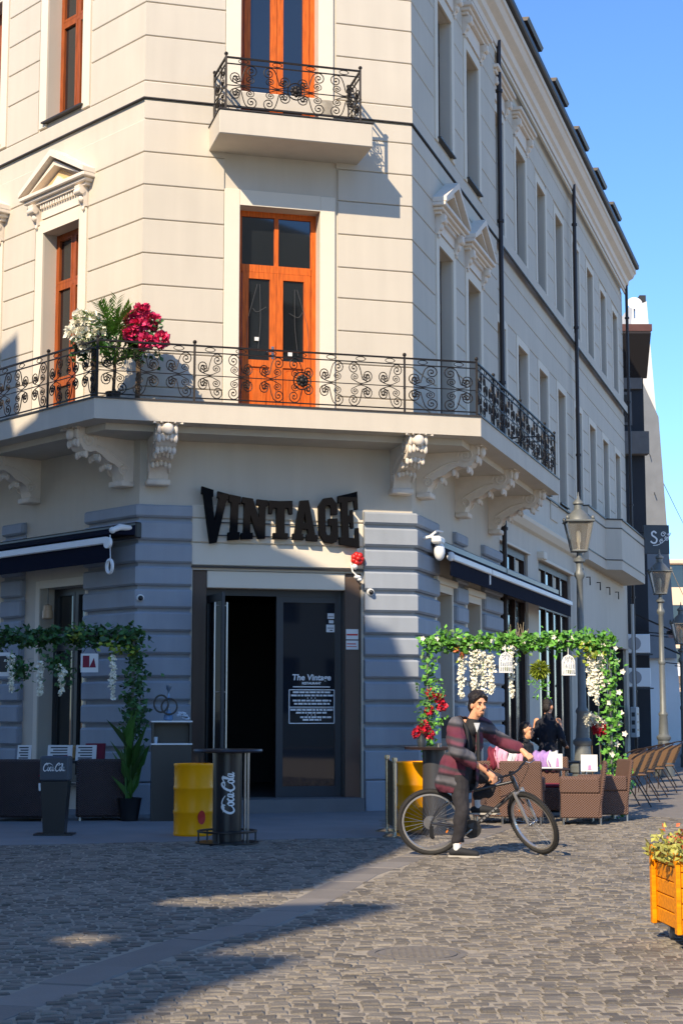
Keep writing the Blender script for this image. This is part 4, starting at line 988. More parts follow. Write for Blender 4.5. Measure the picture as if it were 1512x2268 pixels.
# ------------------------------------------------------------------ script lettering
COKE = [([(.98, .80), (1.02, 1.0), (.85, 1.12), (.55, .98), (.28, .62), (.22, .25), (.42, .0), (.70, .06), (.98, .3)], 1.), ([(.30, 1.0), (.75, .92), (1.15, 1.12), (1.6, 1.02), (1.95, .8)], .6),
        ([(1.12, .58), (.98, .42), (1.0, .12), (1.14, .02), (1.28, .2), (1.25, .48), (1.12, .58), (1.3, .5), (1.42, .52)], .8),
        ([(1.72, .5), (1.60, .6), (1.44, .36), (1.50, .06), (1.66, .06), (1.80, .24)], .8),
        ([(2.08, .52), (1.92, .58), (1.82, .3), (1.90, .04), (2.04, .2), (2.10, .56), (2.06, .2), (2.14, .03), (2.26, .16)], .8), ([(2.26, .34), (2.5, .38)], .8),
        ([(3.22, .82), (3.28, 1.02), (3.08, 1.14), (2.78, .98), (2.52, .6), (2.46, .25), (2.66, .0), (2.94, .06), (3.22, .3)], 1.), ([(2.6, .98), (3.0, .86), (3.4, .98), (3.7, 1.1), (3.95, 1.0)], .6),
        ([(3.36, .58), (3.22, .42), (3.24, .12), (3.38, .02), (3.52, .2), (3.49, .48), (3.36, .58), (3.54, .5)], .8),
        ([(3.58, .3), (3.78, .75), (3.80, 1.05), (3.70, 1.0), (3.64, .5), (3.68, .06), (3.82, .14)], .8),
        ([(4.08, .52), (3.94, .58), (3.84, .3), (3.92, .04), (4.06, .2), (4.12, .56), (4.08, .2), (4.16, .03), (4.3, .2)], .8)]
def coke(fn, parent, w=.055):
    q = MB()
    for pts, k in COKE: ribbon(q, [(p.x, p.y) for p in spline([(a, b) for a, b in pts], 7)], lambda t, k=k: w*k*(.55+.9*sin(pi*t)), fn)
    return put('lettering', q, M_text, parent, fix=False)

# ------------------------------------------------------------------ barrels, bar tables, stand
def barrel(loc, label, r=.245, h=.88):
    t = thing('oil_drum', label, 'barrel', loc, 0, 'yellow steel drums by the entrance')
    pr = [(r*.97, .0), (r, .015), (r, .03), (r*.985, .04)]
    for zc in (h*.33, h*.66): pr += [(r*.985, zc-.03), (r*1.015, zc-.014), (r*1.02, zc), (r*1.015, zc+.014), (r*.985, zc+.03)]
    pr += [(r*.985, h-.04), (r, h-.03), (r*1.01, h-.012), (r, h), (r*.95, h), (r*.94, h-.02), (.001, h-.02)]
    q = MB(); q.lathe(pr, 32, None, False); put('drum', q, M_yellow, t, smooth=50)
    q = MB(); q.lathe([(.035, 0), (.035, .015), (.02, .02)], 12, Matrix.Translation((r*.45, -r*.4, h-.02))); put('bung', q, M_steel, t)
    q = MB(); a = -1.05
    q.add([(r*1.03*cos(a+.5*(cos(k*pi/8))*.42), r*1.03*sin(a+.5*cos(k*pi/8)*.42), .17*h/.88*0+.23+.085*sin(k*pi/8)) for k in range(16)], [tuple(range(16))]); put('round_sticker', q, M_red, t)
    return t
barrel((-1.84, 20.45, 0), 'yellow steel drum beside the round black bar table left of the door')
barrel((.965, 21.3, 0), 'yellow steel drum behind the bicycle and brass posts')
BT = thing('bar_table', 'round black high bar table with white script lettering before the door', 'table', (-1.33, 19.2, 0))
q = MB(); q.lathe([(.37, 0), (.37, .018), (.12, .03), (.001, .03)], 36); q.tube([(.34*cos(k*pi/18), .34*sin(k*pi/18), .14) for k in range(36)], .013, 6, True)
for k in range(6): q.tube([(.34*cos(k*pi/3+.3), .34*sin(k*pi/3+.3), .015), (.34*cos(k*pi/3+.3), .34*sin(k*pi/3+.3), .14)], .01, 6)
put('base', q, M_black, BT, smooth=40)
q = MB(); q.lathe([(.17, .03), (.17, 1.04)], 36); put('column', q, mat('black laminate', (.014, .015, .018), .3), BT, smooth=40)
q = MB(); q.lathe([(.18, 1.04), (.40, 1.05), (.41, 1.065), (.40, 1.085), (.001, 1.085)], 36); put('table_top', q, mat('dark brown laminate', (.03, .02, .02), .3), BT, smooth=40)
coke(lambda x, y: (.172*sin((y-.55)*-.75+.12), -.172*cos((y-.55)*-.75+.12), .33+x*.115), BT, .075)
q = MB()
for x, y in ((.30, .12), (.34, .15)): q.tube([(x-.1, y-.1, .03), (x-.1, y-.1, 1.04)], .014, 8)
put('side_rod', q, M_steel, BT, smooth=40)
BT2 = thing('bar_table', 'round dark high bar table with a vase of red flowers behind the cyclist', 'table', (1.17, 20.75, 0))
q = MB(); q.lathe([(.34, 0), (.34, .02), (.15, .03), (.145, 1.04)], 32); put('column', q, mat('dark grey laminate', (.05, .05, .055), .35), BT2, smooth=40)
q = MB(); q.lathe([(.16, 1.04), (.37, 1.05), (.375, 1.08), (.001, 1.08)], 36); put('table_top', q, MATS['dark brown laminate'], BT2, smooth=40)
q = MB(); q.lathe([(.03, 0), (.035, .05), (.03, .05)], 12); tag(put('ashtray', q, M_steel, loc=(1.22, 20.55, 1.08)), 'small metal cup on the dark bar table behind the cyclist', 'cup')
ST = thing('advert_stand', 'tapered black pedestal with white script lettering on its top panel', 'stand', (-3.56, 20.5, 0))
q = MB(); q.box(-.24, .24, -.16, .16, 0, .02); q.add([(-.13, -.11, .02), (.13, -.11, .02), (.13, .11, .02), (-.13, .11, .02), (-.17, -.13, .66), (.17, -.13, .66), (.17, .13, .66), (-.17, .13, .66)], [(0,3,2,1),(4,5,6,7),(0,1,5,4),(1,2,6,5),(2,3,7,6),(3,0,4,7)]); put('body', q, M_black, ST)
q = MB(); q.cbox(-.18, .18, -.15, .15, .665, .97, .02); put('head', q, mat('slate plastic', (.05, .06, .075), .5), ST)
coke(lambda x, y: (-.145+x*.066, -.153, .79+y*.085), ST, .06)
q = MB(); q.tube([(-.175, -.14, .55), (-.178, -.15, .64)], .012, 6); put('latch', q, M_white, ST)
# rope posts
for x, y, h, n in ((.655, 20.25, .96, 'nearer brass barrier post with a black strap left of the bicycle'), (.585, 21.1, .97, 'farther brass barrier post with a black strap by the corner plinth')):
    t = thing('barrier_post', n, 'barrier post', (x, y, 0), 0, 'brass barrier posts')
    q = MB(); q.lathe([(.15, 0), (.15, .012), (.10, .03), (.03, .05), (.001, .05)], 24); put('base', q, M_chrome, t, smooth=40)
    q = MB(); q.lathe([(.024, .05), (.024, h-.06), (.034, h-.05), (.034, h-.005), (.02, h)], 16); put('post', q, M_chrome, t, smooth=40)
q = MB(); q.add([(.64, 20.27, .80), (.64, 20.27, .90), (.592, 21.08, .91), (.592, 21.08, .81)], [(0, 1, 2, 3)]); q.add([(.652, 20.27, .1), (.652, 20.27, .90), (.596, 21.08, .91), (.596, 21.08, .1)], [(0, 1, 2, 3)])
tag(put('amber_cloth', q, mat('dark amber mesh', (.10, .055, .012), .5)), 'dark amber barrier cloth stretched between the two brass posts', 'barrier')

# ------------------------------------------------------------------ left terrace furniture
def sofa(loc, rz, w, label):
    t = thing('wicker_sofa', label, 'sofa', loc, rz, 'dark wicker sofas on the left terrace')
    q = MB(); q.cbox(-w/2, w/2, -.36, .36, .05, .40, .02); put('seat_base', q, M_wickd, t)
    q = MB(); q.cbox(-w/2, w/2, -.40, -.28, .05, .86, .03); put('backrest', q, M_wickd, t)
    for s in (-1, 1): 
        q = MB(); q.cbox(s*(w/2-.1)-.06, s*(w/2-.1)+.06, -.278, .37, .40, .64, .02); put('armrest', q, M_wickd, t)
        q = MB(); q.tube([(s*(w/2-.06), -.34, .0), (s*(w/2-.06), -.34, .05)], .02, 6); put('leg', q, M_steel, t)
    q = MB(); q.cbox(-w/2+.17, w/2-.17, -.27, .34, .40, .50, .04); put('cushion', q, M_navy, t)
    return t
sofa((-3.42, 23.55, 0), .12, .72, 'dark wicker armchair left of the tall leafy plant'); sofa((-4.50, 23.4, 0), -.1, .85, 'dark wicker sofa behind the black pedestal stand'); sofa((-5.5, 22.6, 0), .25, 1.0, 'dark wicker armchair at the left edge of the picture')
TB = thing('low_table', 'dark terrace table with papers on it behind the pedestal stand', 'table', (-3.95, 24.1, 0))
q = MB(); q.cbox(-.75, .6, -.35, .35, .78, .82, .01); put('table_top', q, M_black, TB)
for x in (-.65, .5):
    for y in (-.28, .28): q = MB(); q.tube([(x, y, 0), (x, y, .78)], .022, 6); put('leg', q, M_black, TB)
for k, (x, z, w, lab) in enumerate(((-4.62, .84, .2, 'upright white folded menu at the left end of the terrace table'), (-4.1, .84, .36, 'white printed menu card leaning behind the pedestal stand'), (-3.72, .84, .30, 'striped price list leaning at the right end of the terrace table'))):
    t = thing('menu_card', lab, 'menu', (x, 23.86, .82), 0, 'menus on the left terrace')
    q = MB(); q.add([(-w/2, 0, 0), (w/2, 0, 0), (w/2, .06, .22), (-w/2, .06, .22), (-w/2, .012, 0), (w/2, .012, 0), (w/2, .072, .22), (-w/2, .072, .22)], [(0,1,2,3),(5,4,7,6),(3,2,6,7),(0,4,5,1),(0,3,7,4),(1,5,6,2)]); put('card', q, M_paper, t)
    q = MB()
    for j in range(5): q.add([(-w*.38+(.1*w if j % 2 else 0), -.003+.06*(j*.17+.12), .22*(j*.17+.12)), (w*.3, -.003+.06*(j*.17+.12), .22*(j*.17+.12)), (w*.3, -.003+.06*(j*.17+.2), .22*(j*.17+.2)), (-w*.38+(.1*w if j % 2 else 0), -.003+.06*(j*.17+.2), .22*(j*.17+.2))], [(0,1,2,3)])
    put('lettering', q, M_satin, t)
q = MB(); q.add([(-4.38, 23.0, .88), (-4.0, 23.0, .62), (-3.95, 23.0, .9), (-4.38, 23.02, .6)], [(0, 3, 1, 2)])
b = MB(); b.prism([(-.2, -.12), (.2, -.12), (.2, .18), (.02, .12)], -.02, .02, 'y'); tag(put('cushion', b, M_burg, loc=(-4.02, 22.86, .75)), 'dark red cushion leaning on the sofa behind the pedestal stand', 'cushion')
q = MB(); q.lathe([(.09, 0), (.14, .02), (.15, .24), (.13, .24)], 20); tag(put('plant_pot', q, M_burg, loc=(-3.62, 24.15, .82), smooth=40), 'dark red pot on the table by the left window', 'pot')
q = MB(); q.lathe([(.07, 0), (.09, .02), (.08, .14), (.09, .2), (.08, .2)], 16); tag(put('amber_jar', q, mat('amber jar glass', (.75, .42, .16), .4), loc=(-4.02, 24.3, .82), smooth=40), 'small amber glass jar on the table inside the left window', 'jar')  # plain amber base colour
q = MB(); q.lathe([(.07, 0), (.09, .02), (.085, .14), (.07, .15), (.07, .22), (.001, .25)], 14)
for k, (u, z, lb) in enumerate(((-2.35, 3.02, 'small amber lantern hanging in the left ground-floor window'),)):
    t = thing('hanging_lantern', lb, 'lantern', LF.pt(u, .12, z), LF.ang)
    put('body', q, mat('amber lantern glass', (.55, .36, .2), .4), t, smooth=40); c = MB(); c.tube([(0, 0, .25), (0, 0, .5)], .008, 5); put('cord', c, M_black, t)
CN = thing('service_console', 'black service cabinet with white shelf edges left of the entrance', 'cabinet', (-2.42, 23.3, 0), radians(8))
q = MB(); q.box(-.28, .28, -.2, .22, 0, 1.06); q.box(-.28, -.25, -.2, .22, 1.06, 1.36); q.box(.25, .28, -.2, .22, 1.06, 1.36); q.box(-.25, .25, .18, .22, 1.06, 1.36); q.box(-.28, .28, -.2, .22, 1.36, 1.375); put('carcass', q, M_black, CN)
for z in (1.06, 1.376): q = MB(); q.box(-.29, .29, -.22, .2, z, z+.02); put('shelf', q, M_white, CN)
SH = thing('water_pipe', 'blue glass water pipe with looped hose standing on the service cabinet', 'hookah', (-2.46, 23.25, 1.396))
q = MB(); q.lathe([(.05, 0), (.07, .02), (.06, .08), (.025, .14), (.03, .16)], 16); put('vase', q, mat('blue glass', (.10, .2, .35), .15, ior=1.6), SH, smooth=50)
q = MB(); q.lathe([(.012, .16), (.012, .3), (.03, .32), (.012, .34), (.012, .42), (.035, .45), (.04, .5)], 12); put('stem', q, mat('steel blue metal', (.2, .3, .42), .3, .7), SH, smooth=50)
q = MB(); q.tube([(-.10+.10*cos(t*pi/12), -.05, .24+.12*sin(t*pi/12)) for t in range(25)], .013, 6); q.tube([(.02+.11*cos(t*pi/12), -.08, .2+.11*sin(t*pi/12)) for t in range(25)], .013, 6); put('hose', q, M_black, SH, smooth=50)
q = MB()
for k in range(10): q.cbox(*(lambda x, z: (x-.03, x+.03, -.04, .04, z, z+.03))(rnd(-.08, .08), .0+rnd(0, .09)), .006, Matrix.Rotation(rnd(-.4, .4), 4, 'Y'))
tag(put('napkin_pile', q, mat('pale blue paper', (.5, .58, .66), .6), loc=(-2.23, 23.2, 1.40)), 'pile of pale folded napkins on the service cabinet', 'napkins')
q = MB(); q.lathe([(.025, 0), (.03, .09), (.028, .09)], 12); tag(put('drinking_glass', q, mat('pale blue paper', (.5, .58, .66), .6), loc=(-2.62, 23.1, 1.08)), 'small glass on the lower shelf of the service cabinet', 'glass')
# tall leafy potted plant
PL = thing('potted_plant', 'tall broad leaved potted plant under the left flower arch post', 'plant', (-2.98, 23.15, 0))
q = MB(); q.lathe([(.12, 0), (.17, .3), (.18, .32), (.16, .32), (.15, .28), (.001, .28)], 20); put('pot', q, M_black, PL, smooth=40)
q = MB()
for k in range(26):
    a = rnd(0, 6.28); L_ = rnd(.35, .8); z = rnd(.3, 1.35); sp = rnd(.05, .42)
    base = V((rnd(-.04, .04), rnd(-.04, .04), z*.75)); tip = base + V((cos(a)*sp, sin(a)*sp, L_*rnd(.6, 1.)))
    d = tip-base; q.leaf(base, d, rnd(.05, .09), (cos(a+.5), sin(a+.5), .2), -.1)
put('leaves', q, mat('broad leaf', (.045, .115, .018), .4, island=.5), PL, fix=False, kind='stuff')
q = MB()
for k in range(5): q.tube([(rnd(-.05, .05), rnd(-.05, .05), .28), (rnd(-.1, .1), rnd(-.1, .1), 1.)], .012, 5)
put('stem', q, M_leafd, PL)

# ------------------------------------------------------------------ flower arches
def leaf_mass(mb, pts, n, spread, size, up=.3):
    for k in range(n):
        p = V(random.choice(pts)) + V((random.gauss(0, spread), random.gauss(0, spread), random.gauss(0, spread)))
        d = V((rnd(-1, 1), rnd(-1, .6), rnd(-.9, .7))).normalized()*rnd(.6, 1.3)*size
        mb.leaf(p, d, size*rnd(.32, .55), (rnd(-.6, .6), rnd(-1, .2), rnd(.1, 1)), rnd(-.25, .25))
def seg_pts(a, b, n): return [V(a).lerp(V(b), k/n) for k in range(n+1)]
def wisteria(loc, length, label, width=.06, n=130):
    t = thing('hanging_flowers', label, 'flowers', loc, 0, 'white hanging flower strands')
    q = MB()
    for k in range(n):
        f = random.random(); r = width*(1-.65*f); z = -f*length
        c = V((random.gauss(0, r*.6), random.gauss(0, r*.6), z)); s = rnd(.016, .03)
        q.leaf(c, V((rnd(-1, 1), rnd(-1, .3), rnd(-.8, .5))).normalized()*s*1.9, s, (rnd(-1, 1), -1, rnd(0, 1)), .25)
        q.ell(c, (s*.55,)*3, 6, 4)
    put('petals', q, M_petw, t, fix=False, kind='stuff')
    q = MB(); q.tube([(0, 0, .06), (0, 0, -length*.9)], .005, 5); put('stem', q, M_leaf, t); return t
AR = thing('flower_arch', 'ivy covered garden arch in the sun across the right terrace', 'arch', (2.65, 24.1, 0))
A0, A1 = V((-1.36, .25, 0)), V((1.30, -.12, 0)); H_ = 2.56
for nm, P in (('post', A0), ('post', A1)):
    q = MB(); q.tube([P, P+V((0, 0, H_))], .022, 8); put(nm, q, M_lampm, AR)
q = MB(); q.tube([A0+V((0, 0, H_)), A1+V((0, 0, H_))], .022, 8); put('crossbar', q, M_lampm, AR)
q = MB(); leaf_mass(q, seg_pts(A0+V((0, 0, H_)), A1+V((0, 0, H_)), 60), 1500, .065, .085); put('top_foliage', q, M_leaf, AR, fix=False, kind='stuff')
q = MB(); leaf_mass(q, seg_pts(A0+V((.0, 0, .5)), A0+V((0, 0, H_)), 30), 330, .06, .085); put('side_foliage', q, M_leaf, AR, fix=False, kind='stuff')
q = MB(); leaf_mass(q, seg_pts(A1+V((.0, 0, .05)), A1+V((0, 0, H_)), 40), 560, .075, .085); leaf_mass(q, [A1+V((.25*k/6, -.1, .35+.03*k)) for k in range(7)], 60, .05, .11); put('side_foliage', q, M_leaf, AR, fix=False, kind='stuff')
q = MB(); leaf_mass(q, [A0+V((.55, -.05, H_-.08)), A0+V((1.35, -.05, H_-.05)), A1+V((-.32, -.05, H_-.15))], 130, .08, .08); put('yellow_foliage', q, M_leafy, AR, fix=False, kind='stuff')
q = MB()
for P in seg_pts(A1+V((0, -.06, .3)), A1+V((0, -.06, H_-.3)), 13):
    c = P+V((rnd(-.12, .2), 0, 0))
    for k in range(5): q.leaf(c, V((cos(k*1.256), -.2, sin(k*1.256)))*.05, .02, (0, -1, 0), .1)
for P in seg_pts(A0+V((0, -.08, H_)), A1+V((0, -.08, H_)), 16):
    c = P+V((rnd(-.1, .1), 0, rnd(-.12, .06)))
    for k in range(5): q.leaf(c, V((cos(k*1.256), -.2, sin(k*1.256)))*.042, .018, (0, -1, 0), .1)
put('white_blossoms', q, M_petw, AR, fix=False, kind='stuff')
q = MB()
for c in [A0+V((.42, -.1, H_-.12)), A0+V((.50, -.1, H_-.2)), A0+V((1.46, -.1, H_-.1)), A0+V((1.52, -.1, H_-.04))]:
    for k in range(12): q.leaf(c, V((rnd(-1, 1), rnd(-1, 0), rnd(-1, 1))).normalized()*.065, .025, (0, -1, 0), .15)
put('orange_blossoms', q, M_peto, AR, fix=False, kind='stuff')
q = MB()
for k in range(16): c = A0+V((1.35+rnd(-.12, .12), 0, H_)); q.tube([c, c+V((rnd(-.08, .08), 0, rnd(.1, .3)))], .004, 4)
put('dry_twigs', q, mat('dry twig', (.35, .28, .18), .8), AR)
for x, y, z, l, w, lb in ((1.78, 24.25, 2.35, .62, .05, 'thin leftmost white flower strand under the sunlit arch'), (1.98, 24.2, 2.42, .62, .085, 'thick white flower bunch left of the centre of the sunlit arch'), (2.10, 24.2, 2.40, .72, .085, 'longest thick white flower bunch hanging above the cyclist'), (2.22, 24.2, 2.36, .55, .05, 'short white flower strand right of the thick bunches'), (2.52, 24.15, 2.45, .75, .04, 'sparse white strand right of the first birdcage'), (3.66, 24.0, 2.40, .62, .05, 'white flower strand second from the right arch post'), (3.74, 24.0, 2.25, .6, .06, 'longest white strand beside the right arch post'), (3.84, 24.0, 2.42, .55, .045, 'white flower strand nearest the right arch post')):
    wisteria((x, y, z), l, lb, w)
def birdcage(loc, label):
    t = thing('birdcage', label, 'birdcage', loc, 0, 'white birdcages hanging from the sunlit arch')
    q = MB(); w = .085
    q.prism([(-w, -.13), (w, -.13), (w, .06), (w*.7, .12), (0, .16), (-w*.7, .12), (-w, .06)], .05, .06, 'y')
    q.box(-w-.01, w+.01, -.07, .07, -.145, -.13)
    for k in range(7):
        x = -w+k*w/3; zt_ = .06+.1*(1-abs(x)/w)
        q.tube([(x, -.065, -.13), (x, -.065, zt_)], .007, 5)
    for z in (-.06, .02): q.tube([(-w, -.065, z), (w, -.065, z)], .006, 5)
    for s in (-1, 1):
        for y in (-.065, 0, .05): q.tube([(s*w, y, -.13), (s*w, y, .06), (s*w*.7, y*.8, .12), (0, 0, .16)], .007, 5)
    put('cage', q, M_white, t)
    q = MB(); q.tube([(0, 0, .16), (0, 0, .27)], .006, 5); put('hook', q, M_white, t)
    q = MB(); q.ell((.02, 0, -.08), (.035, .03, .04)); put('ornament', q, M_leafy, t, smooth=60)
birdcage((2.42, 24.05, 2.24), 'left white birdcage hanging under the sunlit arch'); birdcage((3.34, 24.0, 2.20), 'right white birdcage hanging under the sunlit arch')
t = thing('hanging_plant', 'round green hanging plant between the two white birdcages', 'plant', (2.92, 24.05, 2.15))
q = MB()
for k in range(420):
    d = V((random.gauss(0, 1), random.gauss(0, 1), random.gauss(0, 1))).normalized(); q.leaf(d*rnd(.02, .1), d*.08+V((0, 0, -.02)), .012, (rnd(-1, 1), -1, rnd(-1, 1)), .2)
put('foliage', q, M_leafy, t, fix=False, kind='stuff')
q = MB(); q.tube([(0, 0, .05), (0, 0, .36)], .005, 5); put('cord', q, M_leaf, t)
q = MB()
for k in range(5): q.tube([(rnd(-.08, .08), 0, -.05), (rnd(-.12, .12), 0, rnd(-.3, -.15)), (rnd(-.16, .16), 0, rnd(-.45, -.25))], .005, 4)
leaf_mass(q, [V((rnd(-.15, .15), 0, rnd(-.42, -.12))) for _ in range(12)], 60, .02, .05); put('trailing_stems', q, M_leaf, t, fix=False, kind='stuff')
# red flowers on the arch's left post and on the bar table
def flower_ball(mb, c, r, n, size):
    for k in range(n):
        d = V((random.gauss(0, 1), random.gauss(0, 1), random.gauss(0, 1))).normalized(); mb.leaf(V(c)+d*r*rnd(.3, .9), (d+V((rnd(-.5, .5), rnd(-.5, .5), rnd(-.5, .5)))).normalized()*size, size*.55, d, .2)
t = thing('red_flowers', 'red roses hanging on the left post of the sunlit arch', 'flowers', (1.32, 24.2, 1.5))
q = MB()
for c, r in (((.0, 0, .28), .075), ((.13, 0, .22), .08), ((.17, 0, .10), .07), ((-.02, -.02, .05), .05)): flower_ball(q, c, r, 60, .05)
put('petals', q, M_petr, t, fix=False, kind='stuff')
q = MB(); leaf_mass(q, [V((rnd(-.05, .15), 0, rnd(-.4, .45))) for _ in range(16)], 120, .035, .06); put('leaves', q, M_leaf, t, fix=False, kind='stuff')
t = thing('flower_vase', 'dark red flower bunch in a vase on the bar table behind the cyclist', 'flowers', (1.02, 20.85, 1.08))
q = MB(); q.lathe([(.05, 0), (.06, .08), (.035, .14), (.04, .16)], 14); put('vase', q, M_satin, t, smooth=50)
q = MB()
for c, r in (((0, 0, .20), .07), ((.09, 0, .16), .06), ((-.07, 0, .17), .05), ((.03, 0, .28), .05)): flower_ball(q, c, r, 50, .045)
put('petals', q, M_petr, t, fix=False, kind='stuff')
q = MB(); leaf_mass(q, [V((rnd(-.05, .1), 0, rnd(.15, .75))) for _ in range(12)], 70, .03, .05); put('leaves', q, M_leafd, t, fix=False, kind='stuff')
# left arch in the shade
AL2 = thing('flower_arch', 'ivy covered arch in the shade over the left terrace', 'arch', (-3.0, 23.5, 0))
B0, B1 = V((.0, 0, 0)), V((-4.2, .25, 0)); HL = 2.62
for P in (B0, B1): q = MB(); q.tube([P, P+V((0, 0, HL))], .022, 8); put('post', q, M_lampm, AL2)
q = MB(); q.tube([B0+V((0, 0, HL)), B1+V((0, 0, HL))], .022, 8); put('crossbar', q, M_lampm, AL2)
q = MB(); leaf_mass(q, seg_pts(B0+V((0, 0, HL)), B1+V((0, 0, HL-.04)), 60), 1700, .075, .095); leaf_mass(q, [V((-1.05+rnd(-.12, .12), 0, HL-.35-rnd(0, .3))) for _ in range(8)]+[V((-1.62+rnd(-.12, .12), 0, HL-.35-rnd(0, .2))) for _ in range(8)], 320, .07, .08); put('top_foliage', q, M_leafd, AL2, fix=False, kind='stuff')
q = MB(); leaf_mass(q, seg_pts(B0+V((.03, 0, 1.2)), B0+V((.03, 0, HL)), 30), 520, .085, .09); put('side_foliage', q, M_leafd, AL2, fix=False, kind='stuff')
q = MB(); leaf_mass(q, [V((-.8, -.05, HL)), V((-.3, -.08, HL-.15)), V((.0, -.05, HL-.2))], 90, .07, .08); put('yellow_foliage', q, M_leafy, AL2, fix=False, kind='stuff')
for x, z, l, lb in ((-.28, 2.33, .62, 'white flower strand nearest the left arch post in the shade'), (-1.02, 2.2, .42, 'white flower strand left of the hanging picture frame'), (-1.32, 2.25, .5, 'pale flower strand in front of the left window frame'), (-1.74, 2.35, .55, 'white flower strand at the far left of the shaded arch')):
    wisteria((-3.0+x, 23.42, z), l, lb, .05, 100)
def frame(loc, label, w, h, red):
    t = thing('picture_frame', label, 'picture frame', loc, 0)
    q = MB(); q.box(-w/2, w/2, 0, .02, -h/2, h/2); put('board', q, M_paper, t)
    q = MB()
    if red: q.box(-w/2+.03, 0, -.003, 0, -h/2+.07, h/2-.03); q.prism([(0, -h/2+.07), (w/2-.03, -h/2+.07), (w/2-.06, h/2-.06)], -.003, 0, 'y')
    else: q.box(-w/2+.03, w/2-.03, -.003, 0, -h/2+.06, h/2-.05)
    put('print', q, M_burg if red else M_satin, t)
    q = MB(); q.tube([(-w/2+.02, .01, h/2), (0, .01, h/2+.16)], .004, 4); q.tube([(w/2-.02, .01, h/2), (0, .01, h/2+.16)], .004, 4); put('cord', q, M_black, t)
frame((-3.62, 23.4, 2.22), 'small red and white picture hanging from the shaded arch', .25, .27, True); frame((-4.92, 23.4, 2.2), 'pale framed board hanging at the left edge of the picture', .3, .34, False)

# ------------------------------------------------------------------ balcony plants
def standard(face_u, off, label, group=None): return thing('balcony_plant', label, 'plant', FF.pt(face_u, off, 6.13), 0)
t = standard(-.50, .55, 'palm in a dark pot standing on the corner of the balcony')
q = MB(); q.lathe([(.09, 0), (.12, .18), (.10, .18), (.001, .15)], 16); put('pot', q, M_black, t, smooth=40)
q = MB(); q.tube([(0, 0, .15), (.02, 0, .5), (0, 0, .85)], .025, 6); put('trunk', q, M_bark, t)
q = MB()
for k in range(44):
    a = k*2.4; el = rnd(.35, 1.5); L_ = rnd(.42, .66); base = V((0, -.1, .95 if k % 3 else .5)); d = V((cos(a)*cos(el), sin(a)*cos(el), sin(el)))
    pts = spline([base, base+d*L_*.5+V((0, 0, .05)), base+d*L_+V((0, 0, -.10*cos(el)))], 5)
    for i, p in enumerate(pts[2:]):
        for s in (-1, 1):
            sd = d.cross(V((0, 0, 1))); sd = sd.normalized() if sd.length > .1 else V((1, 0, 0)); q.leaf(p, (sd*s*.9+d*.9+V((0, 0, -.15)))*.14, .017, (0, 0, 1), .05)
put('fronds', q, mat('palm frond', (.13, .27, .035), .45, island=.45), t, fix=False, kind='stuff')
t = standard(-.12, .55, 'rose standard with crimson flowers on the balcony corner')
q = MB(); q.tube([(-.02, 0, 0), (0, 0, .5), (-.02, 0, .85)], .04, 7); put('trunk', q, M_bark, t)
q = MB(); leaf_mass(q, [V((rnd(-.22, .3), rnd(-.15, .15), rnd(.72, 1.25))) for _ in range(30)], 520, .05, .085); put('leaves', q, M_leafd, t, fix=False, kind='stuff')
q = MB()
for c in ((.05, -.16, 1.42), (-.10, -.16, 1.30), (-.1, -.2, 1.06), (.35, -.14, .98), (.12, -.2, .94), (.2, -.1, 1.28), (.0, -.2, 1.2)): flower_ball(q, c, .10, 110, .085)
put('flowers', q, M_petp, t, fix=False, kind='stuff')
t = standard(-.80, .5, 'white flowering standard plant left of the palm on the balcony')
q = MB(); q.tube([(0, 0, 0), (.01, 0, .5), (0, 0, .85)], .04, 7); put('trunk', q, M_bark, t)
q = MB(); leaf_mass(q, [V((rnd(-.25, .3), rnd(-.15, .15), rnd(.75, 1.2))) for _ in range(30)], 480, .06, .085); put('leaves', q, M_leafd, t, fix=False, kind='stuff')
q = MB()
for c in ((-.22, -.1, 1.18), (-.14, -.12, 1.02), (-.3, -.1, 1.05), (.0, -.12, 1.28), (-.12, -.1, .88), (.1, -.12, 1.05), (-.2, -.1, 1.3)): flower_ball(q, c, .095, 80, .085)
put('flowers', q, M_petw, t, fix=False, kind='stuff')

# ------------------------------------------------------------------ orange planter
PT = thing('flower_planter', 'orange slatted wooden planter on castors with flowers at the right edge', 'planter', (2.16, 10.55, 0), radians(4))
PW, PD, PH = 1.3, .62, .5
for k in range(5):
    z0, z1 = .10+k*.098, .10+(k+1)*.098-.006
    q = MB(); q.cbox(0, PW, 0, .022, z0, z1, .005); put('board', q, M_orange, PT)
    q = MB(); q.cbox(-.001, .022, .024, PD, z0+.02, z1+.02, .005); put('board', q, M_orange, PT)
    q = MB(); q.cbox(0, PW, PD, PD+.022, z0, z1, .005); put('board', q, M_orange, PT)
q = MB(); q.cbox(-.032, .0, -.012, .05, .10, .60, .005); put('corner_post', q, M_orange, PT)
q = MB(); q.cbox(-.032, .0, PD-.03, PD+.03, .10, .62, .005); put('corner_post', q, M_orange, PT)
q = MB(); q.box(.02, PW, .02, PD, .11, .52); put('soil', q, mat('potting soil', (.03, .02, .014), .95), PT)
for x, y in ((.09, .06), (.09, PD-.06), (PW-.1, .06)):
    q = MB(); q.lathe([(.02, -.014), (.04, -.014), (.045, 0), (.04, .014), (.02, .014)], 16, Matrix.Translation((x, y, .045)) @ Matrix.Rotation(pi/2, 4, 'Y') ); c = put('castor', q, mat('grey castor rubber', (.22, .22, .23), .6), PT, smooth=40)
    q = MB(); q.box(x-.03, x+.03, y-.03, y+.03, .085, .10); q.box(x-.022, x-.016, y-.02, y+.02, .04, .085); q.box(x+.016, x+.022, y-.02, y+.02, .04, .085); put('castor_fork', q, M_steel, c)
q = MB()
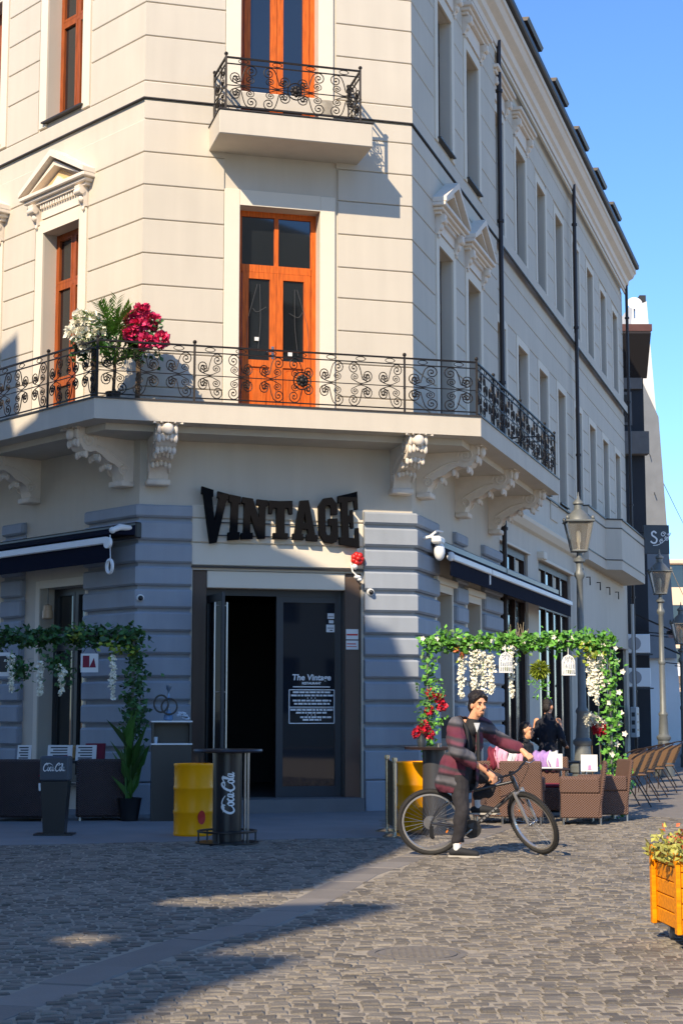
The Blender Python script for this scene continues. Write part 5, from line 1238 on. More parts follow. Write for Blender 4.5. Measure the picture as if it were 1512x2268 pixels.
for k in range(1800):
    p = V((rnd(-.08, PW-.1), rnd(-.05, PD), .53+abs(random.gauss(0, .07)))); q.leaf(p, V((rnd(-1, 1), rnd(-1, 1), rnd(-.1, 1))).normalized()*.05, .017, (rnd(-1, 1), rnd(-1, 1), 1), .2)
put('leaves', q, mat('yellow green bedding leaf', (.33, .32, .07), .55, island=.4), PT, fix=False, kind='stuff')
q = MB()
for k in range(700):
    p = V((rnd(.05, PW-.1), rnd(.05, PD), .60+abs(random.gauss(0, .06)))); q.leaf(p, V((rnd(-1, 1), rnd(-1, 1), rnd(-.1, 1))).normalized()*.04, .014, (rnd(-1, 1), rnd(-1, 1), 1), .2)
put('flowers', q, M_peto, PT, fix=False, kind='stuff')

# ------------------------------------------------------------------ right terrace chairs and tables
def armchair(loc, rz, label):
    t = thing('wicker_armchair', label, 'chair', loc, rz, 'brown wicker armchairs of the right terrace')
    q = MB(); q.cbox(-.29, .29, -.27, .28, .09, .42, .015); put('seat_base', q, M_wick, t)
    M = Matrix.Translation((0, .27, .40)) @ Matrix.Rotation(radians(-9), 4, 'X'); q = MB(); q.cbox(-.29, .29, -.02, .03, -.30, .46, .02, M); put('backrest', q, M_wick, t)
    for s in (-1, 1):
        q = MB(); q.cbox(s*.275-.03, s*.275+.03, -.28, .26, .42, .63, .02); put('armrest', q, M_wick, t)
        for y in (-.24, .26): q = MB(); q.tube([(s*.26, y, 0), (s*.26, y, .10)], .016, 8); put('leg', q, M_steel, t)
    q = MB(); q.cbox(-.24, .24, -.26, .24, .42, .47, .02); put('cushion', q, M_burg, t)
    return t
armchair((3.28, 22.6, 0), radians(-97), 'nearest wicker armchair seen from its side right of the bicycle')
armchair((2.50, 22.75, 0), radians(170), 'wicker armchair directly behind the front bicycle wheel')
armchair((3.05, 24.3, 0), radians(-10), 'wicker armchair with a lilac scarf on its back')
armchair((2.12, 22.9, 0), radians(180), 'wicker armchair with a pink jacket on its back behind the cyclist')
armchair((3.7, 23.3, 0), radians(-80), 'wicker armchair beside the right post of the sunlit arch')
def cafe_table(loc, label):
    t = thing('cafe_table', label, 'table', loc, 0, 'cafe tables of the right terrace')
    q = MB(); q.cbox(-.36, .36, -.36, .36, .70, .73, .008); put('table_top', q, MATS['dark brown laminate'], t)
    for s in (-1, 1):
        for y in (-1, 1): q = MB(); q.tube([(s*.31, y*.31, 0), (s*.31, y*.31, .70)], .02, 8); put('leg', q, M_steel, t)
cafe_table((2.85, 23.4, 0), 'cafe table between the two front wicker armchairs'); cafe_table((3.6, 26.6, 0), 'cafe table behind the sunlit arch near the lamp post')
for (x, y, w, h, lb) in ((3.06, 23.3, .15, .2, 'upright menu holder on the nearest cafe table'), (3.62, 24.0, .24, .24, 'white menu card with a pink mark by the right arch post')):
    t = thing('menu_holder', lb, 'menu', (x, y, .73 if y < 23.5 else .66), radians(-8))
    q = MB(); q.prism([(-.05, 0), (.05, 0), (.01, h), (-.01, h)], -w/2, w/2, 'x'); put('card', q, M_paper, t)
    q = MB(); q.add([(-.02, -.053, .02), (.03, -.053, .02), (.02, -.022, .14), (-.01, -.022, .14)], [(0, 1, 2, 3)]); put('print', q, mat('mauve ink', (.4, .2, .4), .6), t)
q = MB(); q.lathe([(.03, 0), (.04, .05), (.035, .05)], 12); tag(put('cup', q, mat('pink glaze', (.75, .45, .42), .4), loc=(2.72, 23.15, .73)), 'small pink cup on the nearest cafe table', 'cup')
q = MB(); q.cbox(-.15, .15, -.1, .1, 0, .02, .004); tag(put('newspaper', q, M_paper, loc=(2.78, 23.05, .73), rz=.2), 'folded paper lying on the nearest cafe table', 'paper')
def bistro(loc, rz, label):
    t = thing('bistro_chair', label, 'chair', loc, rz, 'bistro chairs in a row down the side street')
    q = MB(); q.lathe([(.22, .44), (.235, .455), (.22, .47), (.001, .475)], 20); put('seat', q, mat('light wicker seat', (.20, .11, .05), .6), t, smooth=40)
    q = MB(); n = 9
    for k in range(n):
        a0, a1 = -1.2+2.4*k/n, -1.2+2.4*(k+1)/n
        for (z0, z1, l) in ((.50, .88, .16),):
            q.add([(.22*sin(a0), .24*cos(a0)-.0, z0), (.22*sin(a1), .24*cos(a1), z0), (.25*sin(a1), .24*cos(a1)+l, z1-abs(k-4)*.012), (.25*sin(a0), .24*cos(a0)+l, z1-abs(k-4)*.012)], [(0, 1, 2, 3)])
    put('backrest', q, wicker('bistro wicker', (.16, .09, .045)), t)
    q = MB(); q.tube(spline([(-.22, -.05, .66), (-.24, .1, .8), (-.2, .32, .9), (0, .42, .93), (.2, .32, .9), (.24, .1, .8), (.22, -.05, .66)], 4), .014, 6); put('back_frame', q, M_pipe, t, smooth=50)
    for s in (-1, 1):
        q = MB(); q.tube(spline([(s*.22, -.05, .66), (s*.2, -.18, .4), (s*.2, -.22, 0)], 4), .012, 6); put('leg', q, M_pipe, t)
        q = MB(); q.tube(spline([(s*.17, .12, .45), (s*.19, .28, .2), (s*.2, .40, .0)], 4), .012, 6); put('leg', q, M_pipe, t)
for k, (x, y, lb) in enumerate(((4.55, 26.6, 'nearest bistro chair just beyond the arch post'), (5.0, 28.2, 'second bistro chair in the row beyond the arch'), (5.45, 29.8, 'third bistro chair in the row beyond the arch'), (5.95, 31.4, 'fourth bistro chair in the row beyond the arch'), (6.5, 33.2, 'farthest bistro chair before the second lamp post'))):
    bistro((x, y, 0), radians(-72+rnd(-8, 8)), lb)
# cloths over chair backs
def drape(name, label, loc, rz, cols, w, d0, d1):
    t = thing(name, label, 'clothing', loc, rz)
    n = len(cols)
    for i, m in enumerate(cols):
        q = MB(); x0, x1 = -w/2+w*i/n, -w/2+w*(i+1)/n+.01; K = 10; J = 4
        vs = []
        for k in range(K+1):
            a = k/K; 
            if a < .4: y, z = -.06-.02*sin(a*7), -d0*(1-a/.4)
            elif a < .6: y, z = -.06+.12*(a-.4)/.2, .04*sin((a-.4)/.2*pi)
            else: y, z = .06+.02*sin(a*9), -d1*(a-.6)/.4
            for j in range(J+1):
                x = x0+(x1-x0)*j/J; vs.append((x+.02*sin(k*1.3+i), y+.018*sin(j*2.2+i*2+k*.5), z+.015*sin(j*1.7+i)))
        q.add(vs, [(k*(J+1)+j, k*(J+1)+j+1, (k+1)*(J+1)+j+1, (k+1)*(J+1)+j) for k in range(K) for j in range(J)])
        o = put('fold', q, m, t, smooth=80, fix=False)
        s_ = o.modifiers.new('th', 'SOLIDIFY'); s_.thickness = .02
drape('scarf', 'lilac scarf thrown over a wicker chair back', (3.05, 24.60, .90), radians(-10), [M_purple, M_purple, M_paper], .34, .25, .2)
drape('jacket', 'pink white and burgundy jacket over a chair back behind the cyclist', (2.24, 22.6, 1.0), radians(2), [M_burg, M_pink, M_pink, M_paper, M_pink], .44, .26, .3)
# round paper flowers inside the arch
for x, z, m, lb in ((3.85, 1.40, M_petw, 'white flower ball inside the arch left of the right post'), (3.98, 1.28, M_petr, 'red and white flower ball inside the arch near the right post')):
    t = thing('flower_ball', lb, 'flowers', (x, 25.2, z)); q = MB(); flower_ball(q, (0, 0, 0), .12, 160, .05); put('petals', q, m, t, fix=False, kind='stuff')
    q = MB(); q.tube([(0, 0, -.05), (0, 0, -z)], .01, 5); put('stem', q, M_bark, t)
    if m is M_petr: q = MB(); flower_ball(q, (0, -.02, .07), .09, 80, .05); put('white_petals', q, M_petw, t, fix=False, kind='stuff')

# ------------------------------------------------------------------ bicycle
BK = thing('bicycle', 'dark mountain bike with its front wheel turned, straddled by the man', 'bicycle', (.955, 17.66, 0), rot=(radians(9), 0, radians(-4)))
M_bike = mat('matt black frame paint', (.02, .02, .023), .35, coat=.3)
M_rim = mat('worn alloy rim', (.60, .58, .55), .35, .9)
RW_ = .352
def wheel(parent, name, x, M=None, mdl=True):
    q = MB(); MX = (M or Matrix.Identity(4)) @ Matrix.Translation((x, 0, RW_)) @ Matrix.Rotation(pi/2, 4, 'X')
    q.lathe([(.288, -.014), (.306, -.013), (.306, .013), (.288, .014), (.286, 0), (.288, -.014)], 48, MX, False); w = put(name, q, M_rim, parent, smooth=40)
    q = MB(); q.tube([(.330*cos(k*pi/24), .330*sin(k*pi/24), 0) for k in range(48)], .0255, 8, True, MX)
    for k in range(96):
        for s in (-1, 1):
            a = (k+.5*(s > 0))*pi/48; q.box(-.006, .006, -.007, .007, -.005, .005, MX @ Matrix.Rotation(a, 4, 'Z') @ Matrix.Translation((.353, 0, s*.010)))
    put('tyre', q, M_tyre, w, smooth=50)
    q = MB()
    for k in range(32):
        a = k*2*pi/32; s = 1 if k % 2 else -1; b_ = a + (.35 if (k//2) % 2 else -.35)
        q.tube([(.025*cos(b_), .025*sin(b_), s*.028), (.288*cos(a), .288*sin(a), 0)], .0016, 4, False, MX)
    put('spokes', q, M_steel, w)
    q = MB(); q.lathe([(.012, -.06), (.012, -.035), (.03, -.032), (.03, -.024), (.016, -.02), (.016, .02), (.03, .024), (.03, .032), (.012, .035), (.012, .06)], 14, MX); put('hub', q, M_steel, w, smooth=40)
    q = MB(); q.box(-.025, .025, -.008, .008, -.006, .006, MX @ Matrix.Rotation(-.5 if mdl else 2.6, 4, 'Z') @ Matrix.Translation((.2, 0, 0)) @ Matrix.Rotation(pi/2, 4, 'Z')); put('reflector', q, mat('amber reflector', (.75, .22, .03), .3), w)
    return w
BB = V((.44, 0, .29)); ST_ = V((.30, 0, .72)); HT = V((.865, 0, .84)); HB = V((.925, 0, .70))
q = MB(); q.tube([BB, HB], .021, 10); q.tube([ST_-V((-.02, 0, .06)), HT-V((-.02, 0, .05))], .017, 10); q.tube([BB, ST_], .017, 10); q.tube([HT, HB], .024, 10); q.lathe([(.024, -.036), (.024, .036)], 12, Matrix.Translation(BB) @ Matrix.Rotation(pi/2, 4, 'X'))
for s in (-1, 1):
    q.tube([BB+V((-.03, s*.03, 0)), (0, s*.062, RW_)], .011, 8); q.tube([ST_+V((.02, s*.02, -.09)), (.10, s*.05, .50), (0, s*.062, RW_)], .009, 8)
put('frame', q, M_bike, BK, smooth=40)
q = MB(); D = (HB-BB).normalized(); 
for k in range(6): q.box(.12+k*.04, .145+k*.04, -.0225, -.0215, -.010, .010, Matrix.Translation(BB) @ Matrix.Rotation(-atan2(D.z, D.x), 4, 'Y'))
put('frame_decal', q, M_rim, BK)
q = MB(); q.tube([ST_, ST_+V((-.03, 0, .10))], .014, 8); put('seat_post', q, M_steel, BK)
b = MB(); b.ell((.20, 0, .85), (.10, .075, .028)); b.ell((.33, 0, .855), (.13, .025, .022)); put('saddle', blob(b, .01, 4), M_black, BK)
wheel(BK, 'rear_wheel', 0)
q = MB(); 
for r, y in ((.055, -.036), (.048, -.041), (.041, -.046), (.034, -.05)): q.lathe([(r, -.0015), (r, .0015)], 20, Matrix.Translation((0, y, RW_)) @ Matrix.Rotation(pi/2, 4, 'X'))
q.lathe([(.075, -.001), (.075, .001)], 24, Matrix.Translation((0, -.03, RW_)) @ Matrix.Rotation(pi/2, 4, 'X')); put('cassette', q, M_steel, BK)
q = MB(); q.box(-.012, .03, -.062, -.045, .20, .32); q.lathe([(.022, -.004), (.022, .004)], 12, Matrix.Translation((.02, -.052, .2)) @ Matrix.Rotation(pi/2, 4, 'X')); q.tube([(.0, -.05, .34), (.02, -.055, .28)], .01, 6); put('derailleur', q, M_black, BK)
q = MB(); q.lathe([(.060, -.003), (.098, -.003), (.098, .003), (.060, .003)], 30, Matrix.Translation(BB+V((0, -.055, 0))) @ Matrix.Rotation(pi/2, 4, 'X')); q.lathe([(.02, -.012), (.075, -.004), (.075, .004), (.02, .012)], 5, Matrix.Translation(BB+V((0, -.057, 0))) @ Matrix.Rotation(pi/2, 4, 'X')); put('chainring', q, mat('dark alloy', (.05, .05, .052), .4, .6), BK)
q = MB(); q.tube([BB+V((0, -.056, .098)), (0, -.044, RW_+.05)], .004, 5); q.tube([BB+V((0, -.056, -.098)), (.03, -.052, .19), (.0, -.05, .28)], .004, 5); put('chain', q, M_steel, BK)
CA = radians(38)
for s, a in ((1, CA), (-1, CA+pi)):
    e = BB+V((.17*cos(a), s*.075, .17*sin(a))); q = MB(); q.tube([BB+V((0, s*.06, 0)), e], .011, 8); c = put('crank', q, M_steel, BK)
    q = MB(); q.cbox(e.x-.05, e.x+.05, e.y+(.01 if s > 0 else -.10), e.y+(.10 if s > 0 else -.01), e.z-.012, e.z+.012, .005); put('pedal', q, M_black, c)
# steered front end
AX = (HB-HT).normalized(); STEER = Matrix.Translation(HT) @ Matrix.Rotation(radians(50), 4, AX) @ Matrix.Translation(-HT)
FW_ = wheel(BK, 'front_wheel', 1.09, STEER, False)
q = MB(); q.tube([HB+AX*.03+V((0, -.062, 0)), HB+AX*.03, HB+AX*.03+V((0, .062, 0))], .02, 8, False, STEER)
for s in (-1, 1): q.tube([HB+AX*.0+V((0, s*.06, 0)), HB+AX*.16+V((.005, s*.06, 0)), V((1.085, s*.06, RW_))], [.018, .019, .013], 8, False, STEER)
put('fork', q, mat('silver fork', (.35, .34, .33), .35, .6), BK, smooth=40)
q = MB()
for s in (-1, 1): q.tube([HB+AX*.05+V((.035, s*.05, 0)), HB+AX*.13+V((.05, s*.03, 0))], .009, 6, False, STEER)
put('brake', q, M_black, BK)
q = MB(); st = HT-AX*.05
q.tube([HT, st], .016, 8, False, STEER); q.tube([st, st+V((.07, 0, .02))], .017, 8, False, STEER); put('stem', q, M_black, BK)
q = MB(); hb = st+V((.07, 0, .02)); bar_pts = [hb+V((-.05, -.33, .035)), hb+V((-.03, -.20, .03)), hb+V((0, -.05, 0)), hb+V((0, .05, 0)), hb+V((-.03, .20, .03)), hb+V((-.05, .33, .035))]
q.tube(bar_pts, .0125, 8, False, STEER); put('handlebar', q, M_black, BK, smooth=50)
for s, k in ((-1, 0), (1, 5)):
    q = MB(); d = (bar_pts[k]-bar_pts[1 if k == 0 else 4]).normalized(); q.tube([bar_pts[k]-d*.11, bar_pts[k]], .0175, 10, False, STEER); put('grip', q, M_tyre, BK)
    q = MB(); q.tube([bar_pts[k]-d*.13, bar_pts[k]-d*.10+V((.05, 0, -.02)), bar_pts[k]-d*.02+V((.055, 0, -.025))], .006, 6, False, STEER); put('brake_lever', q, M_steel, BK)
q = MB()
for s in (-1, 1): q.tube(spline([STEER @ (hb+V((-.02, s*.14, .02))), STEER @ (hb+V((.12, s*.10, .06))), V((.93, s*.03, .72)), V((.75, s*.02, .62))], 6), .003, 4)
put('cable', q, M_black, BK)
BKM = Matrix.Translation(BK.location) @ BK.rotation_euler.to_matrix().to_4x4()
GR = BKM @ STEER @ bar_pts[0].lerp(bar_pts[1], .4); GL_ = BKM @ STEER @ bar_pts[5].lerp(bar_pts[4], .4)      # right (near) and left grips
HBD = ((BKM @ STEER).to_3x3() @ V((0, 1, 0))).normalized()
PEDL = BKM @ (BB+V((.17*cos(CA), .13, .17*sin(CA))))

# ------------------------------------------------------------------ people
def hand(mb, wrist, grip, axis, side=1, r=.0098):
    wrist, grip = V(wrist), V(grip); e1 = (grip-wrist); e1.z *= .3; e1 -= axis*e1.dot(axis); e1.normalize(); e2 = axis.cross(e1); e2 = e2 if e2.z > 0 else -e2
    palm = grip - e1*.035 + e2*.022
    limb(mb, [wrist, wrist.lerp(palm, .6), palm], [.029, .034, .036], 10)
    for i in range(4):
        p = grip + axis*(i-1.5)*.021*side; s = (1, 1.08, 1.03, .85)[i]
        limb(mb, [palm + axis*(i-1.5)*.017*side, p - e1*.008+e2*.032, p+e1*.030*s+e2*.014, p+e1*.024*s-e2*.018], [r*1.15, r*1.1, r, r*.85], 7)
    limb(mb, [palm - axis*.03*side, grip - axis*.045*side - e1*.012 - e2*.002, grip - axis*.036*side + e1*.02 - e2*.02], [r*1.5, r*1.2, r], 7)
def head_into(mb, M):
    mb.ell((0, .012, .035), (.074, .094, .098), 18, 12, M); mb.ell((0, -.022, -.052), (.056, .066, .072), 16, 10, M); mb.ell((0, -.05, -.098), (.030, .028, .024), 10, 8, M)
    mb.tube([(0, -.080, .022), (0, -.104, -.022), (0, -.098, -.036)], [.009, .016, .012], 8, False, M); mb.ell((0, -.106, -.026), (.015, .013, .011), 8, 6, M)
    for s in (-1, 1):
        mb.ell((s*.030, -.076, .040), (.026, .012, .010), 8, 6, M); mb.ell((s*.036, -.062, -.022), (.022, .018, .02), 8, 6, M); mb.ell((s*.078, .012, -.008), (.012, .022, .034), 8, 6, M)
    mb.ell((0, -.086, -.062), (.024, .012, .008), 8, 6, M); mb.ell((0, -.083, -.075), (.021, .012, .009), 8, 6, M)
def face_parts(root, M, beard=True):
    for s in (-1, 1): q = MB(); q.ell((s*.030, -.077, .016), (.013, .008, .007), 8, 6, M); put('eye', q, mat('dark eyes', (.03, .02, .015), .3), root, smooth=60)
    for s in (-1, 1): q = MB(); q.tube([(s*.012, -.089, .033), (s*.030, -.090, .040), (s*.05, -.074, .034)], [.004, .0055, .003], 6, False, M); put('eyebrow', q, M_hair, root, smooth=60)
    if beard:
        q = MB(); q.tube([(-.026, -.082, -.058), (0, -.099, -.049), (.026, -.082, -.058)], [.004, .007, .004], 6, False, M); put('moustache', q, M_hair, root, smooth=60)
        q = MB(); q.ell((0, -.076, -.105), (.022, .014, .016), 8, 6, M); put('goatee', q, M_hair, root, smooth=60)
def HM(c, yaw, tilt=0.): return Matrix.Translation(c) @ Matrix.Rotation(yaw, 4, 'Z') @ Matrix.Rotation(tilt, 4, 'X')
def stripes():
    m = mat('striped knit', (.2, .05, .08), .95, bump=.4, bs=150); nt = m.node_tree; N = nt.nodes; L = nt.links; b = N['Principled BSDF']
    tc = N.new('ShaderNodeTexCoord'); sx = N.new('ShaderNodeSeparateXYZ'); L.new(tc.outputs['Object'], sx.inputs[0])
    ns = N.new('ShaderNodeTexNoise'); ns.inputs['Scale'].default_value = 5; L.new(tc.outputs['Object'], ns.inputs['Vector'])
    a = N.new('ShaderNodeMath'); a.operation = 'MULTIPLY_ADD'; L.new(ns.outputs['Fac'], a.inputs[0]); a.inputs[1].default_value = .05; L.new(sx.outputs[2], a.inputs[2])
    x = N.new('ShaderNodeMath'); x.operation = 'MULTIPLY_ADD'; L.new(sx.outputs[0], x.inputs[0]); x.inputs[1].default_value = .22; L.new(a.outputs[0], x.inputs[2])
    r = N.new('ShaderNodeMath'); r.operation = 'MULTIPLY'; L.new(x.outputs[0], r.inputs[0]); r.inputs[1].default_value = 3.1
    f = N.new('ShaderNodeMath'); f.operation = 'FRACT'; L.new(r.outputs[0], f.inputs[0])
    cr = N.new('ShaderNodeValToRGB'); cr.color_ramp.interpolation = 'EASE'; e = cr.color_ramp.elements
    cols = [(0, (.12, .022, .045)), (.2, (.13, .03, .05)), (.3, (.028, .028, .034)), (.42, (.13, .125, .14)), (.55, (.10, .10, .115)), (.62, (.03, .022, .03)), (.72, (.15, .05, .075)), (.86, (.05, .045, .055)), (.95, (.12, .022, .045))]
    e[0].position = 0; e[0].color = (*cols[0][1], 1); e[1].position = .95; e[1].color = (*cols[-1][1], 1)
    for p, c in cols[1:-1]: k = e.new(p); k.color = (*c, 1)
    L.new(f.outputs[0], cr.inputs[0]); L.new(cr.outputs[0], b.inputs['Base Color']); return m
MAN_ = thing('person', 'man in striped cardigan and black trousers standing astride the bicycle', 'person', (1.27, 17.42, 0))
O_ = MAN_.location.copy()
W = lambda x, y, z: V((x, y, z)) - O_
TY = radians(28)
pel = W(1.27, 17.46, .90); che = W(1.315, 17.44, 1.22); nek = W(1.395, 17.40, 1.435); hc = W(1.455, 17.36, 1.585)
shR, shL = W(1.205, 17.30, 1.355), W(1.48, 17.60, 1.375)
elR = W(1.215, 17.10, 1.10); elL = W(1.74, 17.74, 1.20)
gR, gL = GR-O_, GL_-O_
wrR = gR + (elR-gR).normalized()*.085 + V((0, 0, .035)); wrL = gL + (elL-gL).normalized()*.085 + V((0, 0, .035))
hiR, hiL = W(1.235, 17.40, .88), W(1.32, 17.54, .88)
knR, anR, toR = W(1.27, 17.33, .49), W(1.215, 17.36, .10), W(1.40, 17.30, .035)
ped = PEDL-O_; anL = ped + V((-.06, .0, .11)); toL = ped + V((.12, -.02, .03)); knL = (hiL+anL)/2 + V((.26, .03, .10))
TM = lambda c: Matrix.Translation(c) @ Matrix.Rotation(TY, 4, 'Z')
b = MB(); hm = HM(hc, radians(24), radians(3)); head_into(b, hm); limb(b, [nek-V((0, 0, .08)), nek, hc-V((.01, 0, .05))], [.06, .056, .054])
b.ell((0, 0, 0), (.15, .095, .22), 14, 10, TM(che)); b.ell((0, 0, 0), (.14, .10, .15), 14, 10, TM(pel)); b.ell((0, 0, 0), (.15, .08, .08), 12, 8, TM(W(1.345, 17.45, 1.34)))
limb(b, [shR, elR, wrR], [.05, .038, .027]); limb(b, [shL, elL, wrL], [.05, .038, .027]); hand(b, wrR, gR, HBD, 1); hand(b, wrL, gL, HBD, -1)
limb(b, [hiR, knR, anR], [.075, .05, .037]); limb(b, [hiL, knL, anL], [.075, .05, .037])
limb(b, [anR-V((.0, 0, .05)), toR], [.026, .018]); limb(b, [anL-V((.0, 0, .05)), toL], [.026, .018])
put('body', blob(b, .0065, 2, .4), M_skin, MAN_)
face_parts(MAN_, hm)
b = MB(); b.ell((0, .030, .062), (.092, .104, .094), 16, 10, hm); b.ell((0, .085, -.01), (.084, .055, .09), 14, 10, hm); b.ell((0, .09, -.085), (.055, .045, .06), 12, 8, hm)
for k in range(26):
    a = rnd(0, 6.28); e = rnd(.15, 1.3); b.ell((.080*cos(a)*cos(e), .03+.092*sin(a)*cos(e), .065+.082*sin(e)), rnd(.02, .03), 8, 6, hm)
for s in (-1, 1): b.ell((s*.076, .03, .0), (.014, .035, .05), 8, 6, hm); b.tube([(s*.02, -.068, .115), (s*.06, -.066, .085), (s*.08, -.02, .03)], [.018, .017, .012], 7, False, hm)
put('hair', blob(b, .008, 1, .4), M_hair, MAN_)
b = MB(); b.ell((0, 0, 0), (.163, .110, .21), 16, 12, TM(che)); b.ell((0, 0, .0), (.158, .12, .2), 16, 12, TM(pel)); b.ell((0, .0, 0), (.165, .092, .09), 14, 9, TM(W(1.345, 17.45, 1.335))); limb(b, [nek-V((.01, 0, .10)), nek-V((.005, 0, .025))], [.085, .068])
put('shirt', rumple(blob(b, .01, 3), .008, 9.), M_shirt, MAN_)
b = MB(); q = TM(nek-V((0, 0, .055))); b.prism([(-.035, .02), (.035, .02), (0, -.085)], -.085, -.07, 'y', q); put('undershirt', b, M_paper, MAN_)
b = MB(); b.ell((0, .01, .0), (.215, .155, .26), 18, 12, TM(che)); b.ell((-.01, .03, -.04), (.235, .19, .28), 18, 12, TM(pel)); b.ell((0, .005, 0), (.200, .112, .095), 16, 10, TM(W(1.345, 17.45, 1.335))); limb(b, [nek-V((.02, -.01, .10)), nek-V((.015, -.02, .03))], [.10, .078])
b.ell((-.05, .09, -.13), (.20, .16, .17), 14, 10, TM(pel))
limb(b, [shR+V((0, 0, .01)), shR.lerp(elR, .5), elR, elR.lerp(wrR, .78)], [.092, .092, .088, .07]); limb(b, [shL+V((0, 0, .01)), shL.lerp(elL, .5), elL, elL.lerp(wrL, .72)], [.092, .09, .084, .068])
cm_ = rumple(blob(b, .010, 3), .020, 8.); bm = bmesh.new(); bm.from_mesh(cm_); inv = TM(che).inverted()
kill = []
for f in bm.faces:
    c = inv @ f.calc_center_median(); wv = f.calc_center_median()
    lim = .060 + .08*max(0, -c.z-.12)
    if c.y < -.035 and abs(c.x+.0) < lim and c.z < .2: kill.append(f)
    elif c.z > .165 and abs(c.x) < .062 and c.y < .03: kill.append(f)
    elif wv.z < .665: kill.append(f)
bmesh.ops.delete(bm, geom=kill, context='FACES'); bm.to_mesh(cm_); bm.free()
o = put('cardigan', cm_, stripes(), MAN_); s_ = o.modifiers.new('th', 'SOLIDIFY'); s_.thickness = .012; s_.offset = -1
b = MB(); 
for s in (-1, 1): b.tube(spline([(s*.070, -.155, -.22), (s*.066, -.155, .0), (s*.068, -.135, .12), (s*.08, -.06, .20), (s*.07, .03, .235)], 5), [.02]*21, 8, False, TM(che))
put('cardigan_collar', b, M_shirt, MAN_, smooth=60)
b = MB(); b.ell((0, 0, -.02), (.155, .12, .13), 14, 10, TM(pel)); limb(b, [hiR, hiR.lerp(knR, .5), knR, knR.lerp(anR, .5), anR+V((0, 0, .085))], [.104, .096, .080, .072, .060]); limb(b, [hiL, hiL.lerp(knL, .5), knL, knL.lerp(anL, .5), anL+V((-.005, 0, .10))], [.104, .096, .080, .072, .060])
put('trousers', rumple(blob(b, .009, 3), .014, 9.), M_denim, MAN_)
for an, to, nm in ((anR, toR, 0), (anL, toL, 1)):
    d = (to-an); d.z = 0; d.normalize(); heel = an - d*.055 + V((0, 0, -.055)); tip = V((to.x, to.y, to.z)) + d*.015; gz = (0 if nm == 0 else (ped.z-.0+.012)); 
    b = MB(); limb(b, [V((heel.x, heel.y, gz+.05)), V((an.x, an.y, gz+.062))+d*.03, V((tip.x, tip.y, gz+.038))], [.038, .046, .032]); put('shoe', blob(b, .009, 2), M_shirt, MAN_)
    a_ = atan2(d.y, d.x); L_ = (V((tip.x, tip.y, 0))-V((heel.x, heel.y, 0))).length; b = MB(); b.prism([(-.045 + (L_+.085)*t_, .043*w_) for t_, w_ in ((0, .3), (.05, .75), (.3, .8), (.65, 1.), (.9, .75), (1, .2))] + [(-.045 + (L_+.085)*t_, -.043*w_) for t_, w_ in ((1, .2), (.9, .75), (.65, 1.), (.3, .8), (.05, .75), (0, .3))], gz, gz+.018, 'z', Matrix.Translation((heel.x, heel.y, 0)) @ Matrix.Rotation(a_, 4, 'Z')); put('sole', b, M_sole, MAN_)
    b = MB(); limb(b, [an+V((0, 0, -.02)), an+V((0, 0, .055))], [.043, .045]); put('sock', blob(b, .01, 1), M_paper, MAN_)

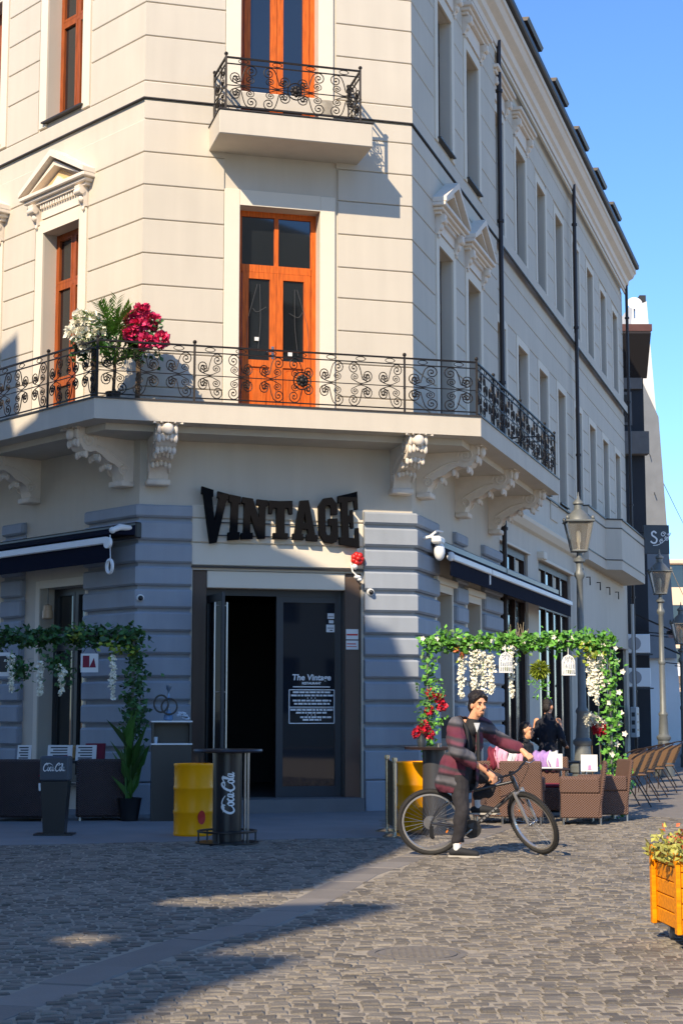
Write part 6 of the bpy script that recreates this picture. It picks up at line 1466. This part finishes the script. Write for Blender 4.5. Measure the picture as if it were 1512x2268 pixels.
def figure(loc, rz, label, top, bottom, sit=False, female=False, head_pitch=0., scale=1., arm=None):
    t = thing('person', label, 'person', loc, rz); t.scale = (scale,)*3; dz = -.42 if sit else 0
    hip = .92+dz; hm = HM(V((0, -.03, 1.60+dz)), 0, head_pitch); b = MB(); head_into(b, hm); limb(b, [(0, .01, 1.40+dz), (0, -.01, 1.54+dz)], [.06, .052]); b.ell((0, 0, 1.22+dz), (.15, .09, .24)); b.ell((0, 0, hip), (.14, .10, .14))
    L = []; R_ = {}
    for s in (-1, 1):
        sh = V((s*.18, 0, 1.38+dz)); el = V((s*.24, .0, 1.10+dz)); wr = V((s*.2, -.2, 1.0+dz)) if arm is None else V((s*.14, -.3, arm+dz)); limb(b, [sh, el, wr], [.05, .04, .028])
        limb(b, [wr, wr+V((-s*.01, -.07, -.01))], [.03, .03])
        for i in range(4): limb(b, [wr+V((-s*.01+(i-1.5)*.018, -.07, -.01)), wr+V((-s*.01+(i-1.5)*.018, -.115, -.025)), wr+V((-s*.01+(i-1.5)*.018, -.13, -.05))], [.010, .010, .008], 6)
        limb(b, [wr+V((-s*.035, -.04, 0)), wr+V((-s*.055, -.085, -.01))], [.012, .009], 6)
        hp = V((s*.085, 0, hip-.02)); kn = V((s*.1, -.42, hip)) if sit else V((s*.1, -.02, .5)); an = V((s*.1, -.42, .09)) if sit else V((s*.1, .02, .09))
        limb(b, [hp, kn, an], [.075, .05, .037]); limb(b, [an-V((0, 0, .05)), an+V((0, -.15, -.055))], [.036, .025]); R_[s] = (sh, el, wr, hp, kn, an)
    put('body', blob(b, .011, 2, .4), M_skin, t); face_parts(t, hm, not female)
    b = MB(); b.ell((0, 0, 1.20+dz), (.175, .115, .27)); b.ell((0, 0, hip+.02), (.165, .125, .17)); b.ell((0, 0, 1.36+dz), (.18, .09, .08)); limb(b, [(0, .01, 1.38+dz), (0, .005, 1.46+dz)], [.085, .066])
    for s in (-1, 1): sh, el, wr, *_ = R_[s]; limb(b, [sh-V((s*.02, 0, .02)), el, el.lerp(wr, .85)], [.060, .056, .046])
    put('top', rumple(blob(b, .012, 3), .014, 8.), top, t)
    b = MB(); b.ell((0, 0, hip-.02), (.15, .115, .13))
    for s in (-1, 1): *_, hp, kn, an = R_[s]; limb(b, [hp, kn, an+V((0, 0, .03))], [.092, .068, .055])
    put('trousers', rumple(blob(b, .012, 3), .012, 8.), bottom, t)
    b = MB(); b.ell((0, .03, .06), (.084, .096, .085), 16, 10, hm); b.ell((0, .08, -.01), (.07, .05, .08), 12, 8, hm)
    if female: b.ell((0, .09, -.12), (.08, .05, .14), 12, 8, hm)
    put('hair', blob(b, .01, 2), M_hair, t)
    for s in (-1, 1):
        *_, an = R_[s]; b = MB(); limb(b, [an-V((0, -.03, .045)), an+V((0, -.15, -.055))], [.045, .035]); put('shoe', blob(b, .012, 2), M_black, t)
    return t
figure((3.26, 25.9, 0), radians(150), 'man in dark clothes standing with his back turned behind the arch', M_navy, M_navy, scale=1.0, head_pitch=radians(6))
figure((2.86, 25.5, .0), radians(60), 'seated woman in black among the chairs behind the cyclist', M_shirt, M_denim, sit=True, female=True, scale=1.04)
armchair((2.92, 25.55, 0), radians(60), 'wicker armchair the seated woman in black sits on')
q = MB(); q.box(-.0, .34, -.02, .02, 0, .3); q.box(-.01, .35, -.03, .03, .3, .32)
tag(put('menu_board', q, M_black, loc=(1.52, 24.9, 1.12)), 'dark board on a stand behind the red roses at the corner', 'board')
